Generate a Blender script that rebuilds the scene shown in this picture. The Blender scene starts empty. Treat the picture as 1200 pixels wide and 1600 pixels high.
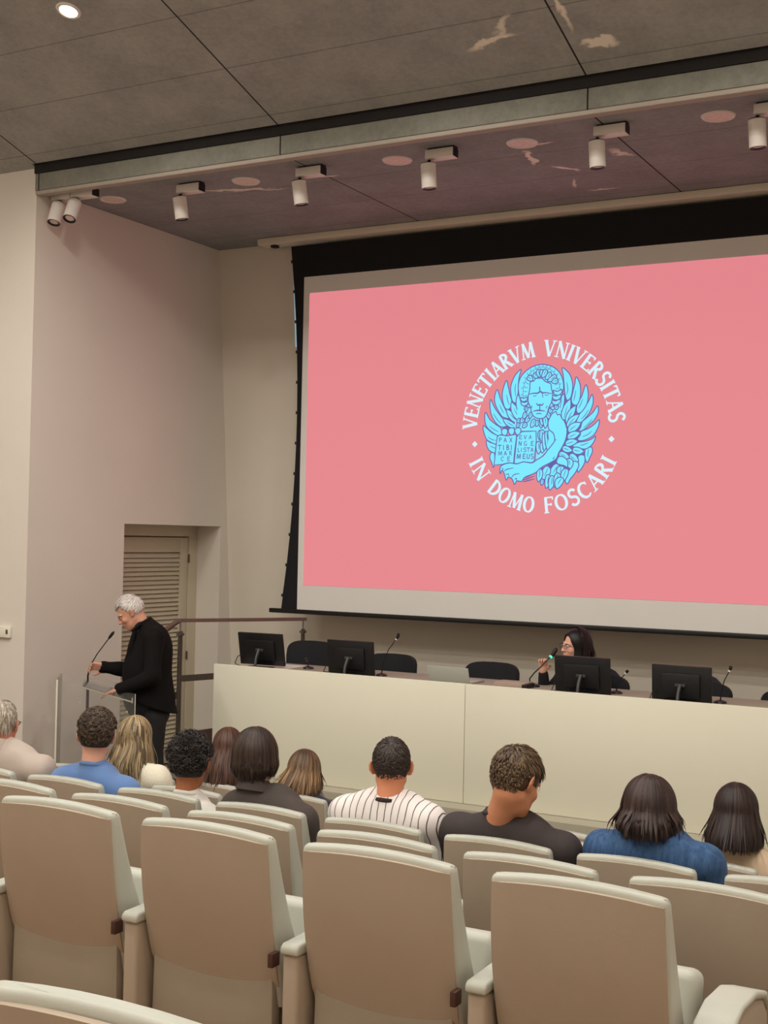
import bpy, bmesh, math, random
import numpy as np
from mathutils import Vector, Matrix
random.seed(7); rng = np.random.default_rng(7)
PI = math.pi
C = bpy.context.scene.collection
SC = bpy.context.scene

# ---------------------------------------------------------------- camera, world, exposure
OZ = 2.45                      # eye height above the lowest floor
cd = bpy.data.cameras.new('camera'); cam = bpy.data.objects.new('camera', cd); C.objects.link(cam)
cam.matrix_world = Matrix(((0.87611793, -0.00931654, 0.48200683, 0),
                           (0.48163616, -0.02678375, -0.87596189, 0),
                           (0.02107088, 0.99959784, -0.01897854, OZ),
                           (0, 0, 0, 1)))
cd.sensor_fit = 'VERTICAL'; cd.sensor_height = 36; cd.lens = 2026.5336 * 36 / 1600
cd.clip_start = 0.05
SC.camera = cam
W = bpy.data.worlds.new('world'); SC.world = W; W.use_nodes = True
W.node_tree.nodes['Background'].inputs[0].default_value = (0.55, 0.6, 0.7, 1)
W.node_tree.nodes['Background'].inputs[1].default_value = 0.3
SC.view_settings.view_transform = 'Standard'; SC.view_settings.look = 'None'
SC.view_settings.gamma = 1; SC.view_settings.use_curve_mapping = False
SC.view_settings.exposure = 0.0
DOWNLIGHT_W = 132.0             # each recessed ceiling lamp
SPOT_W = 0.0
SCREEN_E = 1.0

# ---------------------------------------------------------------- materials
def lin(c):
    return tuple(((x/255)/12.92 if x/255 <= 0.04045 else ((x/255+0.055)/1.055)**2.4) for x in c)
def mat(name, rgb, rough=0.6, metal=0.0, noise=0.0, nscale=8.0, bump=0.0, bscale=40.0, spec=0.5, emit=None, estr=1.0, alpha=None, trans=0.0, ior=1.45, stretch=(1,1,1), sheen=0.0, rgb2=None):
    m = bpy.data.materials.new(name); m.use_nodes = True
    nt = m.node_tree; b = nt.nodes['Principled BSDF']
    c = lin(rgb)
    b.inputs['Base Color'].default_value = (*c, 1); b.inputs['Roughness'].default_value = rough
    b.inputs['Metallic'].default_value = metal; b.inputs['Specular IOR Level'].default_value = spec
    b.inputs['IOR'].default_value = ior; b.inputs['Transmission Weight'].default_value = trans
    b.inputs['Sheen Weight'].default_value = sheen
    if emit is not None:
        b.inputs['Emission Color'].default_value = (*lin(emit), 1); b.inputs['Emission Strength'].default_value = estr
    if noise > 0 or bump > 0:
        tc = nt.nodes.new('ShaderNodeTexCoord'); mp = nt.nodes.new('ShaderNodeMapping')
        mp.inputs['Scale'].default_value = stretch
        nt.links.new(tc.outputs['Object'], mp.inputs['Vector'])
    if noise > 0:
        n = nt.nodes.new('ShaderNodeTexNoise'); n.inputs['Scale'].default_value = nscale; n.inputs['Detail'].default_value = 6
        n.inputs['Roughness'].default_value = 0.6
        r = nt.nodes.new('ShaderNodeValToRGB')
        r.color_ramp.elements[0].position = 0.3; r.color_ramp.elements[1].position = 0.7
        c2 = lin(rgb2) if rgb2 else tuple(x*(1+noise) for x in c)
        c1 = c if rgb2 else tuple(x*(1-noise) for x in c)
        r.color_ramp.elements[0].color = (*c1, 1); r.color_ramp.elements[1].color = (*c2, 1)
        nt.links.new(mp.outputs[0], n.inputs['Vector']); nt.links.new(n.outputs['Fac'], r.inputs['Fac'])
        nt.links.new(r.outputs['Color'], b.inputs['Base Color'])
    if bump > 0:
        n2 = nt.nodes.new('ShaderNodeTexNoise'); n2.inputs['Scale'].default_value = bscale; n2.inputs['Detail'].default_value = 4
        bp = nt.nodes.new('ShaderNodeBump'); bp.inputs['Strength'].default_value = bump; bp.inputs['Distance'].default_value = 0.01
        nt.links.new(mp.outputs[0], n2.inputs['Vector']); nt.links.new(n2.outputs['Fac'], bp.inputs['Height'])
        nt.links.new(bp.outputs['Normal'], b.inputs['Normal'])
    return m

def nodes_of(m): return m.node_tree, m.node_tree.nodes['Principled BSDF']

def concrete(name, rgb, veins, xj, yj, x_only=False):
    """grey fibre-cement boards: dark joints at world x / y positions, mottling and pale water stains"""
    m = mat(name, rgb, 0.85, noise=0.14, nscale=3.0, bump=0.15, bscale=60)
    nt, b = nodes_of(m)
    src = b.inputs['Base Color'].links[0].from_socket
    geo = nt.nodes.new('ShaderNodeNewGeometry'); sep = nt.nodes.new('ShaderNodeSeparateXYZ')
    nt.links.new(geo.outputs['Position'], sep.inputs[0])
    def math_(op, a, bb=None, cl=False):
        n = nt.nodes.new('ShaderNodeMath'); n.operation = op; n.use_clamp = cl
        for i, v in enumerate((a, bb)):
            if v is None: continue
            if isinstance(v, (int, float)): n.inputs[i].default_value = v
            else: nt.links.new(v, n.inputs[i])
        return n.outputs[0]
    def lines(axis, off, step, half):
        s = math_('SUBTRACT', sep.outputs[axis], off - step*100)
        md = math_('MODULO', s, step)
        a = math_('SUBTRACT', md, step/2); a = math_('ABSOLUTE', a)
        return math_('GREATER_THAN', a, step/2 - half)
    lx = lines(0, xj[0], xj[1], 0.006)
    ly = lines(1, yj[0], yj[1], 0.004)
    ly = math_('MULTIPLY', ly, 0.45)
    j = math_('MAXIMUM', lx, ly)
    # fine speckle
    n = nt.nodes.new('ShaderNodeTexNoise'); n.inputs['Scale'].default_value = 26; n.inputs['Detail'].default_value = 8; n.inputs['Roughness'].default_value = .7
    nt.links.new(geo.outputs['Position'], n.inputs['Vector'])
    sp = nt.nodes.new('ShaderNodeMapRange'); sp.inputs['From Min'].default_value = .35; sp.inputs['From Max'].default_value = .65
    sp.inputs['To Min'].default_value = .90; sp.inputs['To Max'].default_value = 1.08
    nt.links.new(n.outputs['Fac'], sp.inputs['Value'])
    mul = nt.nodes.new('ShaderNodeMix'); mul.data_type = 'RGBA'; mul.blend_type = 'MULTIPLY'; mul.inputs[0].default_value = 1
    nt.links.new(src, mul.inputs[6]); nt.links.new(sp.outputs[0], mul.inputs[7])
    mx = nt.nodes.new('ShaderNodeMix'); mx.data_type = 'RGBA'; mx.inputs[7].default_value = (*lin((38, 34, 33)), 1)
    nt.links.new(j, mx.inputs[0]); nt.links.new(mul.outputs[2], mx.inputs[6])
    out = mx.outputs[2]
    # pale efflorescence stains, each a warped blob at its own place
    nz = nt.nodes.new('ShaderNodeTexNoise'); nz.inputs['Scale'].default_value = 9; nz.inputs['Detail'].default_value = 5
    nt.links.new(geo.outputs['Position'], nz.inputs['Vector'])
    nf = nt.nodes.new('ShaderNodeMapRange'); nf.inputs['From Min'].default_value = .38; nf.inputs['From Max'].default_value = .62
    nf.inputs['To Min'].default_value = -.6; nf.inputs['To Max'].default_value = .6
    nt.links.new(nz.outputs['Fac'], nf.inputs['Value'])
    for (vx, vy, ang, L, wd, amt) in veins:
        dx = math_('SUBTRACT', sep.outputs[0], vx); dy = math_('SUBTRACT', sep.outputs[1], vy)
        ca, sa = math.cos(ang), math.sin(ang)
        u = math_('ADD', math_('MULTIPLY', dx, ca/L), math_('MULTIPLY', dy, sa/L))
        v = math_('ADD', math_('MULTIPLY', dx, -sa/wd), math_('MULTIPLY', dy, ca/wd))
        v = math_('ADD', v, math_('MULTIPLY', nf.outputs[0], 1.1))
        d = math_('ADD', math_('MULTIPLY', u, u), math_('MULTIPLY', v, v))
        f = math_('MULTIPLY', math_('SUBTRACT', 1.0, d, True), amt*1.7, True)
        m2 = nt.nodes.new('ShaderNodeMix'); m2.data_type = 'RGBA'; m2.inputs[7].default_value = (*lin((244, 234, 218)), 1)
        nt.links.new(f, m2.inputs[0]); nt.links.new(out, m2.inputs[6]); out = m2.outputs[2]
    nt.links.new(out, b.inputs['Base Color'])
    return m

M = {}
M['wall'] = mat('wall_plaster', (222, 214, 204), 0.9, noise=0.02, nscale=1.5, bump=0.08, bscale=90)
M['wallback'] = mat('back_wall_plaster', (219, 211, 197), 0.9, noise=0.02, nscale=1.5, bump=0.08, bscale=90)
M['ceil_hi'] = concrete('ceiling_boards', (162, 162, 158), [(-3.05, 6.55, 1.1, .20, .045, .85), (-3.12, 7.0, 2.2, .12, .05, .55), (-3.25, 7.12, -.15, .20, .035, .8), (-2.74, 6.95, 1.6, .24, .02, .6), (-2.62, 7.28, .1, .13, .05, .9), (-2.82, 6.55, 1.5, .16, .025, .6)], (-5.08, 2.28), (6.93, .52))
M['ceil_lo'] = concrete('stage_ceiling_boards', (144, 146, 147), [(-5.95, 8.35, .3, .42, .045, .55), (-3.55, 8.5, 1.7, .2, .03, .9), (-3.42, 8.85, .9, .14, .03, .75), (-3.5, 9.25, 1.9, .14, .02, .55), (-3.35, 9.5, .1, .14, .03, .55), (-2.95, 8.65, 1.2, .14, .05, .5), (-3.35, 8.22, 0, .1, .02, .5), (-5.1, 8.3, .1, .1, .02, .5)], (-5.12, 2.28), (8.42, .61))
M['beam'] = concrete('beam_concrete', (132, 132, 122), [], (-5.08, 2.28), (50, 100))
M['beamlip'] = mat('beam_edge_profile', (168, 158, 146), 0.7, noise=0.04, nscale=9)
M['gap'] = mat('recess_shade_black', (34, 32, 32), 0.9)  # shade of the recess over the beam, given as black colour
M['carpet'] = mat('floor_dark_wood', (112, 92, 76), 0.55, noise=0.15, nscale=4, stretch=(1, 12, 1), bump=0.1)
M['wood'] = mat('floor_brown_wood', (150, 122, 98), 0.45, noise=0.15, nscale=3, stretch=(1, 14, 1), bump=0.08)
M['leather'] = mat('light_grey_leather', (190, 191, 180), 0.45, noise=0.03, nscale=5, bump=0.06, bscale=220)
M['shell'] = mat('back_shell_warm_shade', (176, 160, 141), 0.6, noise=0.03, nscale=4, bump=0.05, bscale=260)  # same grey leather as the pads; shade and brown bounce light mixed into its colour
M['shell2'] = mat('greige_seat_pan', (156, 144, 126), 0.6, noise=0.03, nscale=4, bump=0.05, bscale=260)
M['bracket'] = mat('dark_brown_plate', (74, 46, 38), 0.45)
M['worktop'] = mat('grey_worktop', (158, 152, 138), .8, spec=.2)
M['desk'] = mat('cream_laminate', (230, 227, 208), 0.75, spec=.25, noise=0.012, nscale=1.2)
M['white'] = mat('white_enamel', (232, 226, 218), 0.45)
M['black'] = mat('black_plastic', (22, 22, 24), 0.42, noise=.1, nscale=20)
M['blackcloth'] = mat('black_masking_cloth', (20, 20, 24), 0.9, noise=.15, nscale=10)
M['chairfab'] = mat('black_chair_fabric', (27, 27, 32), 0.85, bump=.2, bscale=400)
M['steel'] = mat('brushed_steel', (150, 142, 136), 0.35, metal=.8, noise=.05, nscale=30)
M['railwood'] = mat('brown_rail', (112, 86, 80), 0.4, noise=.08, nscale=12)
M['darksteel'] = mat('dark_grey_steel', (98, 90, 84), 0.4, metal=.5)
M['screen'] = mat('grey_screen_cloth', (224, 221, 216), 0.85, noise=.01, nscale=3)
M['door'] = mat('grey_beige_door_paint', (200, 188, 166), 0.6, noise=.02, nscale=4)
M['silver'] = mat('silver_aluminium', (196, 200, 192), 0.35, metal=.35)
M['paper'] = mat('white_paper', (226, 224, 218), 0.8)
M['trim'] = mat('pale_grey_trim', (180, 174, 156), 0.5)
M['cassette'] = mat('cream_screen_case', (222, 212, 194), .5)
M['socket'] = mat('white_switch_plastic', (232, 228, 212), .4)

# ---------------------------------------------------------------- mesh helpers
def add_box(bm, x0, x1, y0, y1, z0, z1, bev=0.0, seg=2, mtx=None):
    b2 = bmesh.new()
    bmesh.ops.create_cube(b2, size=1)
    for v in b2.verts:
        v.co = Vector((x0 + (v.co.x+.5)*(x1-x0), y0 + (v.co.y+.5)*(y1-y0), z0 + (v.co.z+.5)*(z1-z0)))
    if bev > 0: bmesh.ops.bevel(b2, geom=b2.edges[:], offset=bev, segments=seg, profile=.5, affect='EDGES', clamp_overlap=True)
    merge(bm, b2, mtx)
def merge(bm, b2, mtx=None):
    if mtx is not None: bmesh.ops.transform(b2, matrix=mtx, verts=b2.verts)
    me = bpy.data.meshes.new('tmp'); b2.to_mesh(me); b2.free(); bm.from_mesh(me); bpy.data.meshes.remove(me)
def add_poly_prism(bm, pts, axis, a0, a1, bev=0.0, seg=2, mtx=None):
    """closed outline pts (2D) extruded along axis ('x','y','z') from a0 to a1"""
    b2 = bmesh.new()
    def mk(p, a):
        return {'x': (a, p[0], p[1]), 'y': (p[0], a, p[1]), 'z': (p[0], p[1], a)}[axis]
    A = [b2.verts.new(mk(p, a0)) for p in pts]; B = [b2.verts.new(mk(p, a1)) for p in pts]
    n = len(pts)
    b2.faces.new(A); b2.faces.new(B[::-1])
    for i in range(n): b2.faces.new((A[i], B[i], B[(i+1) % n], A[(i+1) % n]))
    bmesh.ops.recalc_face_normals(b2, faces=b2.faces)
    if bev > 0: bmesh.ops.bevel(b2, geom=[e for e in b2.edges if e.calc_face_angle(0) > .6], offset=bev, segments=seg, profile=.5, affect='EDGES', clamp_overlap=True)
    merge(bm, b2, mtx)
def add_tube(bm, pts, r, n=10, cap=True):
    pts = [Vector(p) for p in pts]; rs = r if isinstance(r, (list, tuple)) else [r]*len(pts)
    rings = []
    up = None
    for i, p in enumerate(pts):
        d = (pts[min(i+1, len(pts)-1)] - pts[max(i-1, 0)]).normalized()
        if up is None: up = d.orthogonal().normalized()
        u = (up - d*up.dot(d)).normalized(); up = u; v = d.cross(u)
        rings.append([bm.verts.new(p + (u*math.cos(2*PI*k/n) + v*math.sin(2*PI*k/n))*rs[i]) for k in range(n)])
    for a, b in zip(rings[:-1], rings[1:]):
        for k in range(n): bm.faces.new((a[k], a[(k+1) % n], b[(k+1) % n], b[k]))
    if cap: bm.faces.new(rings[0][::-1]); bm.faces.new(rings[-1])
def add_cyl(bm, p0, p1, r0, r1=None, n=24): add_tube(bm, [p0, p1], [r0, r0 if r1 is None else r1], n)
def add_lathe(bm, prof, n=32, mtx=None):
    """(radius, z) profile turned about z"""
    b2 = bmesh.new(); rings = []
    for r, z in prof:
        rings.append([b2.verts.new((r*math.cos(2*PI*k/n), r*math.sin(2*PI*k/n), z)) for k in range(n)] if r > 1e-6 else [b2.verts.new((0, 0, z))])
    for a, b in zip(rings[:-1], rings[1:]):
        for k in range(n):
            q = [a[k % len(a)], a[(k+1) % len(a)], b[(k+1) % len(b)], b[k % len(b)]]
            q = list(dict.fromkeys(q))
            if len(q) > 2: b2.faces.new(q)
    bmesh.ops.recalc_face_normals(b2, faces=b2.faces)
    merge(bm, b2, mtx)
def smooth(me, ang=35):
    me.polygons.foreach_set('use_smooth', [True]*len(me.polygons))
    try: me.set_sharp_from_angle(angle=math.radians(ang))
    except Exception: pass
def obj(name, bm, m, parent=None, sm=True, loc=None, ang=35):
    if isinstance(bm, bpy.types.Mesh): me = bm
    else: me = bpy.data.meshes.new(name); bm.to_mesh(me); bm.free()
    if sm: smooth(me, ang)
    for k in (m if isinstance(m, (list, tuple)) else [m]): me.materials.append(k)
    o = bpy.data.objects.new(name, me); C.objects.link(o)
    if parent is not None: o.parent = parent
    if loc is not None: o.location = loc
    return o
def tag(o, label, cat, group=None):
    o['label'] = label; o['category'] = cat
    if group: o['group'] = group
    return o
def thing(name, label, cat, loc=(0, 0, 0), rotz=0, group=None):
    o = bpy.data.objects.new(name, None); C.objects.link(o); o.empty_display_size = .1
    o.location = loc; o.rotation_euler = (0, 0, rotz)
    return tag(o, label, cat, group)
def struct(name, bm, m, parent=None, sm=False):
    o = obj(name, bm, m, parent, sm=sm)
    if parent is None: o['kind'] = 'structure'
    return o
def copy_tree(o, parent=None, **kw):
    c = o.copy(); C.objects.link(c)
    if parent is not None: c.parent = parent
    for ch in list(o.children): copy_tree(ch, c)
    for k, v in kw.items(): c[k] = v
    return c
def B(): return bmesh.new()
def box_struct(name, m, *a, **k):
    b = B(); add_box(b, *a, **k); return struct(name, b, m)
# ---------------------------------------------------------------- the room
XL, XR = -7.4, -0.56            # side walls of the stage recess
AL, AR = -9.6, 1.6              # side walls of the auditorium
YB = -4.0                       # rear of the auditorium
YP = 7.62                       # plane of the proscenium
YS = 9.9                        # screen plane
HI, LO, SL = OZ+2.865, OZ+2.71, 0.30
zhi = lambda y: HI + SL*(YP-y)
# floor: low front floor, tiers, cross aisle
box_struct('floor', M['carpet'], AL, AR, 6.0, 10.9, -.12, 0.0)
tiers = [(5.02, 6.0, .172, 'carpet'), (4.05, 5.02, .371, 'carpet'), (3.2, 4.05, .539, 'carpet'), (2.1, 3.2, .724, 'wood'), (0.9, 2.1, .900, 'wood'), (0.0, .9, 1.10, 'wood'), (YB, 0.0, 1.20, 'wood')]
for i, (a, b_, h, k) in enumerate(tiers):
    box_struct('floor', M[k], AL, AR, a, b_, -.12, h)
# stage
STZ = OZ - 1.855
bm = B(); add_box(bm, -6.32, XR, 8.12, 10.7, 0, STZ-.06); struct('floor', bm, M['carpet'])
bm = B(); add_box(bm, -6.32, XR, 8.10, 8.26, STZ-.06, STZ, .004); struct('trim_1', bm, M['trim'])
bm = B(); add_box(bm, -6.32, XR, 8.26, 10.7, STZ-.06, STZ-.002); struct('floor', bm, M['trim'])
# lower platform at the left of the stage and two steps up
bm = B(); add_box(bm, XL, -5.6, 7.0, 8.12, 0, .25, .005); add_box(bm, XL-.45, -6.32, 8.12, 10.6, 0, .25)
struct('floor', bm, M['trim'])
bm = B(); add_box(bm, -6.6, -6.32, 8.14, 9.4, .25, .48, .005); add_box(bm, -6.88, -6.6, 8.14, 9.4, .25, .365, .005); struct('floor', bm, M['trim'])

# left wall of the stage recess with the door niche
NY0, NY1, NZ = 8.78, 10.19, OZ+.065
def wall_quad(bm, x, y0, y1, z0, z1): add_box(bm, x, x+.0, y0, y1, z0, z1)
bm = B()
top = 0.3
def backy(z): return 10.40 - (z-(OZ-1.12))*(0.33/3.83)     # leaning back wall
for (y0, y1, z0, z1) in ((YP+.4, NY0, 0, HI), (NY0, NY1, NZ, HI), (NY1, 10.75, 0, HI)):
    add_box(bm, XL-.45, XL, y0, y1, z0, z1)
add_box(bm, XL-.6, XL-.45, NY0-.3, NY1+.3, 0, HI)
struct('wall_left', bm, M['wall'])
# proscenium pier, facing the audience
bm = B(); add_box(bm, AL, XL, YP, YP+.4, 0, HI+.02)
struct('wall_front_left', bm, M['wall'])
bm = B(); add_box(bm, XR, AR, YP, YP+.4, 0, HI+.02); add_box(bm, XR, XR+.3, YP+.4, 10.7, 0, HI)
struct('wall_right', bm, M['wall'])
# leaning rear wall of the stage
bm = B()
add_poly_prism(bm, [(backy(0), 0), (backy(0)+.6, 0), (backy(0)+.6, HI), (backy(HI), HI)], 'x', XL-.45, XR+.3)
struct('wall_back', bm, M['wallback'])
# auditorium side and rear walls
box_struct('wall_side_left', M['wall'], AL-.2, AL, YB, YP+.1, 0, zhi(YB)+.2)
box_struct('wall_side_right', M['wall'], AR, AR+.2, YB, YP+.1, 0, zhi(YB)+.2)
box_struct('wall_rear', M['wall'], AL, AR, YB-.2, YB, 0, zhi(YB)+.2)
# ceilings
bm = B()
add_poly_prism(bm, [(YP-.06, zhi(YP-.06)), (YB-.2, zhi(YB-.2)), (YB-.2, zhi(YB-.2)+.2), (YP-.06, zhi(YP-.06)+.2)], 'x', AL-.2, AR+.2)
for xa, xb in ((AL-.2, XL), (XR, AR+.2)): add_poly_prism(bm, [(YP+.02, zhi(YP+.02)), (YP-.06, zhi(YP-.06)), (YP-.06, zhi(YP-.06)+.2), (YP+.02, zhi(YP)+.2)], 'x', xa, xb)
struct('ceiling', bm, M['ceil_hi'])
box_struct('ceiling', M['ceil_lo'], XL, XR, YP+.04, 10.7, LO, LO+.15)
# concrete beam across the proscenium with a black strip painted as recess shadow, pale edge profile
bm = B(); add_box(bm, XL, XR, YP-.03, YP+.04, HI-.05, HI+.22); struct('recess_shade_strip', bm, M['gap'])
bm = B(); add_box(bm, XL, XR, YP-.02, YP+.05, OZ+2.68, HI-.05, .006); struct('trim_3', bm, M['beam'])
bm = B(); add_box(bm, XL, XR, YP-.015, YP+.06, OZ+2.648, OZ+2.681, .008); struct('trim_4', bm, M['beamlip'])
# slim glowing strip on the rear wall, added to imitate bluish projector spill
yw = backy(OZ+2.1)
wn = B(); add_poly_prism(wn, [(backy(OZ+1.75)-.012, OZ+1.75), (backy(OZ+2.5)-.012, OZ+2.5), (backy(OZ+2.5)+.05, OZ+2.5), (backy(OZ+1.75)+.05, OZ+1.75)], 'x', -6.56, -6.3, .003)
wo = struct('spill_strip_1', wn, mat('blue_spill_glow', (150, 190, 205), .3, emit=(150, 195, 215), estr=.55))

# door in the niche: frame, louvred leaf, hinges, handle
fr = thing('door_1', 'grey-beige louvred door set back in the left wall niche', 'door', (XL-.3, 9.44, .25))
fr['kind'] = 'structure'
for k in ('label', 'category'): del fr[k]
DX = 0.0
H_ = OZ-.04-.25
bm = B()
add_box(bm, -.04, .03, -.62, .78, H_, H_+.2, .003); add_box(bm, -.04, .03, .62, .90, 0, H_, .003); add_box(bm, -.04, .03, -.62, -.5, 0, H_, .003)
obj('door_frame', bm, M['door'], fr)
bm = B()
y0, y1 = -.49, .61
for (a, b_, c, d) in ((y0, y0+.11, .02, H_-.01), (y1-.11, y1, .02, H_-.01), (y0+.11, y1-.11, H_-.15, H_-.01), (y0+.11, y1-.11, .02, .16)):
    add_box(bm, -.02, .022, a, b_, c, d, .003)
obj('door_leaf', bm, M['door'], fr)
bm = B()
nl = 44
for i in range(nl):
    z = .17 + (H_-.33)*(i+.5)/nl
    add_box(bm, -.024, .024, y0+.105, y1-.105, -.003, .003, 0, 1, Matrix.Translation((0, 0, z)) @ Matrix.Rotation(math.radians(58), 4, 'Y'))
add_box(bm, -.03, -.026, y0+.1, y1-.1, .16, H_-.15)
obj('louvre_slats', bm, M['door'], fr)
for z in (.25, 1.02, 1.95):
    bm = B(); add_cyl(bm, (.03, .62, z-.04), (.03, .62, z+.04), .009, n=10); obj('hinge', bm, M['darksteel'], fr)

# wall socket / switch panel on the pier
sw = thing('switch_panel', 'white switch panel on the front wall left of the lectern', 'switch', (-7.61, YP-.001, OZ-.82))
bm = B(); add_box(bm, -.10, .07, -.03, 0, -.045, .045, .006); obj('cover', bm, M['socket'], sw)
bm = B(); add_box(bm, .035, .055, -.034, -.028, -.015, .02, .002); obj('button', bm, M['darksteel'], sw)

# ---------------------------------------------------------------- lamps
def downlight_hi(x, y, label, lit=True):
    t = thing('downlight', label, 'ceiling light', (x, y, zhi(y)), 0, 'round recessed downlights in the sloping ceiling')
    t.rotation_euler = (-math.atan(SL), 0, 0)
    bm = B(); add_lathe(bm, [(.055, -.002), (.06, -.008), (.075, -.008), (.082, 0)], 32); obj('ring', bm, M['white'], t)
    bm = B(); add_lathe(bm, [(0, -.003), (.056, -.003), (.056, 0)], 32)
    obj('lamp', bm, LAMP, t)
    ld = bpy.data.lights.new('downlight_light', 'SPOT'); ld.energy = DOWNLIGHT_W; ld.spot_size = math.radians(160); ld.spot_blend = .55
    ld.shadow_soft_size = .09; ld.color = (1.0, .955, .87)
    lo = bpy.data.objects.new('downlight_light', ld); C.objects.link(lo); lo.parent = t; lo.location = (0, 0, -.03); lo.rotation_euler = (math.atan(SL), 0, 0)
    return t
LAMP = mat('lit_lamp_face', (255, 250, 225), .5, emit=(255, 246, 214), estr=14)
for y in (6.17, 4.1, 2.0, 0.0, -2.2):
    for x in (-7.9, -5.76, -3.62, -1.48, .66):
        first = (y == 6.17 and x == -5.76)
        if y == 6.17 and abs(x+3.62) > 3: continue
        if first or True:
            t = downlight_hi(x, y, 'bright lit round downlight near the top left corner of the picture' if first else 'lit downlight, ' + {6.17: 'ceiling row nearest the stage', 4.1: 'second ceiling row from the stage', 2.0: 'third ceiling row from the stage', 0.0: 'fourth ceiling row from the stage', -2.2: 'rearmost ceiling row'}[y] + ', ' + {-7.9: 'at the left wall', -5.76: 'second from the left', -3.62: 'middle', -1.48: 'second from the right', .66: 'at the right wall'}[x])
            if not first:
                pass
# unlit recessed lights in the stage ceiling
M['dullglass'] = mat('pale_lamp_diffuser', (236, 214, 206), .35, noise=.12, nscale=30, bump=.3, bscale=60)
names = ['leftmost, above the stage wall corner', 'second from the left, between two spotlights', 'third from the left', 'fourth from the left, nearly above the emblem', 'rightmost, beside the spotlight at the right edge']
for i, x in enumerate((-7.08, -5.76, -4.44, -3.47, -2.13)):
    t = thing('recessed_light', 'unlit round recessed light in the stage ceiling, ' + names[i], 'ceiling light', (x, 8.155, LO), 0, 'round recessed lights in the stage ceiling')
    bm = B(); add_lathe(bm, [(.085, -.002), (.088, -.009), (.102, -.009), (.11, 0)], 36); obj('ring', bm, M['white'], t)
    bm = B(); add_lathe(bm, [(0, -.004), (.03, -.006), (.086, -.004), (.086, 0)], 36); obj('diffuser', bm, M['dullglass'], t)

# cylinder spotlights on box canopies
def spot(x, label, dirv, y=8.03, group='white cylinder spotlights under the stage ceiling', x0=-.10, x1=.115, tx=-.085):
    t = thing('spotlight', label, 'spotlight', (x, y, LO), 0, group)
    bm = B(); add_box(bm, x0, x1, -.045, .045, -.075, -.012, .004); obj('canopy', bm, M['white'], t)
    bm = B(); add_box(bm, x0+.015, x1+.003, -.03, .03, -.014, 0); obj('mounting_plate', bm, M['black'], t)
    bm = B(); add_box(bm, x1-.001, x1+.003, -.04, .04, -.072, -.014); obj('end_cap', bm, M['black'], t)
    d = Vector(dirv).normalized()
    top_ = Vector((tx, -.02, -.10)); q = d.to_track_quat('-Z', 'Y').to_matrix().to_4x4()
    bm = B(); add_tube(bm, [(tx, 0, -.06), (tx, -.01, -.10), tuple(top_+d*.04)], [.011, .013, .02], 12); obj('bracket', bm, M['black'], t)
    L = .175; R_ = .053; Q = Matrix.Translation(top_) @ q
    bm = B(); add_lathe(bm, [(.0, -.002), (R_-.004, -.002), (R_, -.006), (R_, -L), (R_-.004, -L-.001), (R_-.006, -L+.012), (0, -L+.012)], 32, Q); h = obj('housing', bm, M['white'], t)
    bm = B(); add_lathe(bm, [(0, .001), (R_-.003, .001), (R_-.001, -.004), (0, -.004)], 32, Q); obj('top_cap', bm, M['black'], h)
    bm = B(); add_lathe(bm, [(R_-.001, -L-.004), (R_-.018, -L+.003), (R_-.018, -L+.011), (R_-.003, -L+.011)], 32, Q); obj('rim', bm, M['black'], h)
    bm = B(); add_lathe(bm, [(0, -L+.006), (R_-.017, -L+.006), (R_-.017, -L+.012)], 24, Q); obj('lens', bm, M['dullglass'], h)
    return t
spn = ['single white cylinder spotlight nearest the left wall', 'white cylinder spotlight left of the screen case, second single one', 'white cylinder spotlight above the left half of the screen', 'white cylinder spotlight above the emblem on the screen', 'white cylinder spotlight at the right edge of the picture']
for i, x in enumerate((-6.2, -5.1, -4.03, -2.80, -1.77)):
    spot(x, spn[i], (.10, .12, -1) if i < 2 else (.04, .08, -1))
spot(-7.05, 'inner one of the paired white spotlights in the left corner, tipped towards the seats', (.10, -.50, -1), y=7.80, group='paired spotlights in the left corner', x0=-.125, x1=.10, tx=-.09)
spot(-7.30, 'outer one of the paired white spotlights in the left corner, beside the wall', (.04, -.36, -1), y=7.80, group='paired spotlights in the left corner', x0=-.08, x1=.12, tx=-.012)

# ---------------------------------------------------------------- the screen
sx0, sx1 = -6.325, -1.64
iw0, iw1 = -6.262, -1.692
iz0, iz1 = OZ-.452, OZ+2.187
sc = thing('projection_screen', 'large tab-tensioned projection screen with black masking above the panel desk', 'screen', (0, YS, 0))
bm = B(); add_box(bm, sx0, sx1, .002, .006, OZ-.69, OZ+2.337); obj('screen_cloth', bm, M['screen'], sc)
# masking: top drop and the two side bands with concave, tensioned edges
bm = B()
zt, zb_ = OZ+2.69, OZ-.69
def sideband(sgn, xin, x_out_top, x_mid, x_out_bot):
    pts = []
    N = 24
    for i in range(N+1):
        t_ = i/N; z = zt-.06 + (zb_-zt+.06)*t_
        # quadratic-ish bow
        xo = x_out_top + (x_out_bot-x_out_top)*t_
        bow = (1-(2*t_-1)**2)*(x_mid-(x_out_top+x_out_bot)/2)
        if t_ > .9: bow *= .9
        pts.append((xo+bow, z))
    poly = [(xin, zt-.06)] + pts + [(xin, zb_)]
    add_poly_prism(bm, poly, 'y', .006, .012)
    return pts
pl = sideband(-1, sx0+.004, -6.475, -6.37, -6.50)
pr = sideband(1, sx1-.004, -6.475*-1-7.965+.0+0, -1.60, -1.465)
add_box(bm, sx0, sx1, .006, .012, OZ+2.337, zt-.06)
obj('masking', bm, M['blackcloth'], sc)
bm = B()
for pts in (pl, pr):
    s = -1 if pts is pl else 1
    for i in range(1, 24, 2):
        x, z = pts[i]; add_box(bm, x-.018 if s < 0 else x-.004, x+.004 if s < 0 else x+.018, .004, .014, z-.014, z+.014, .003)
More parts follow.
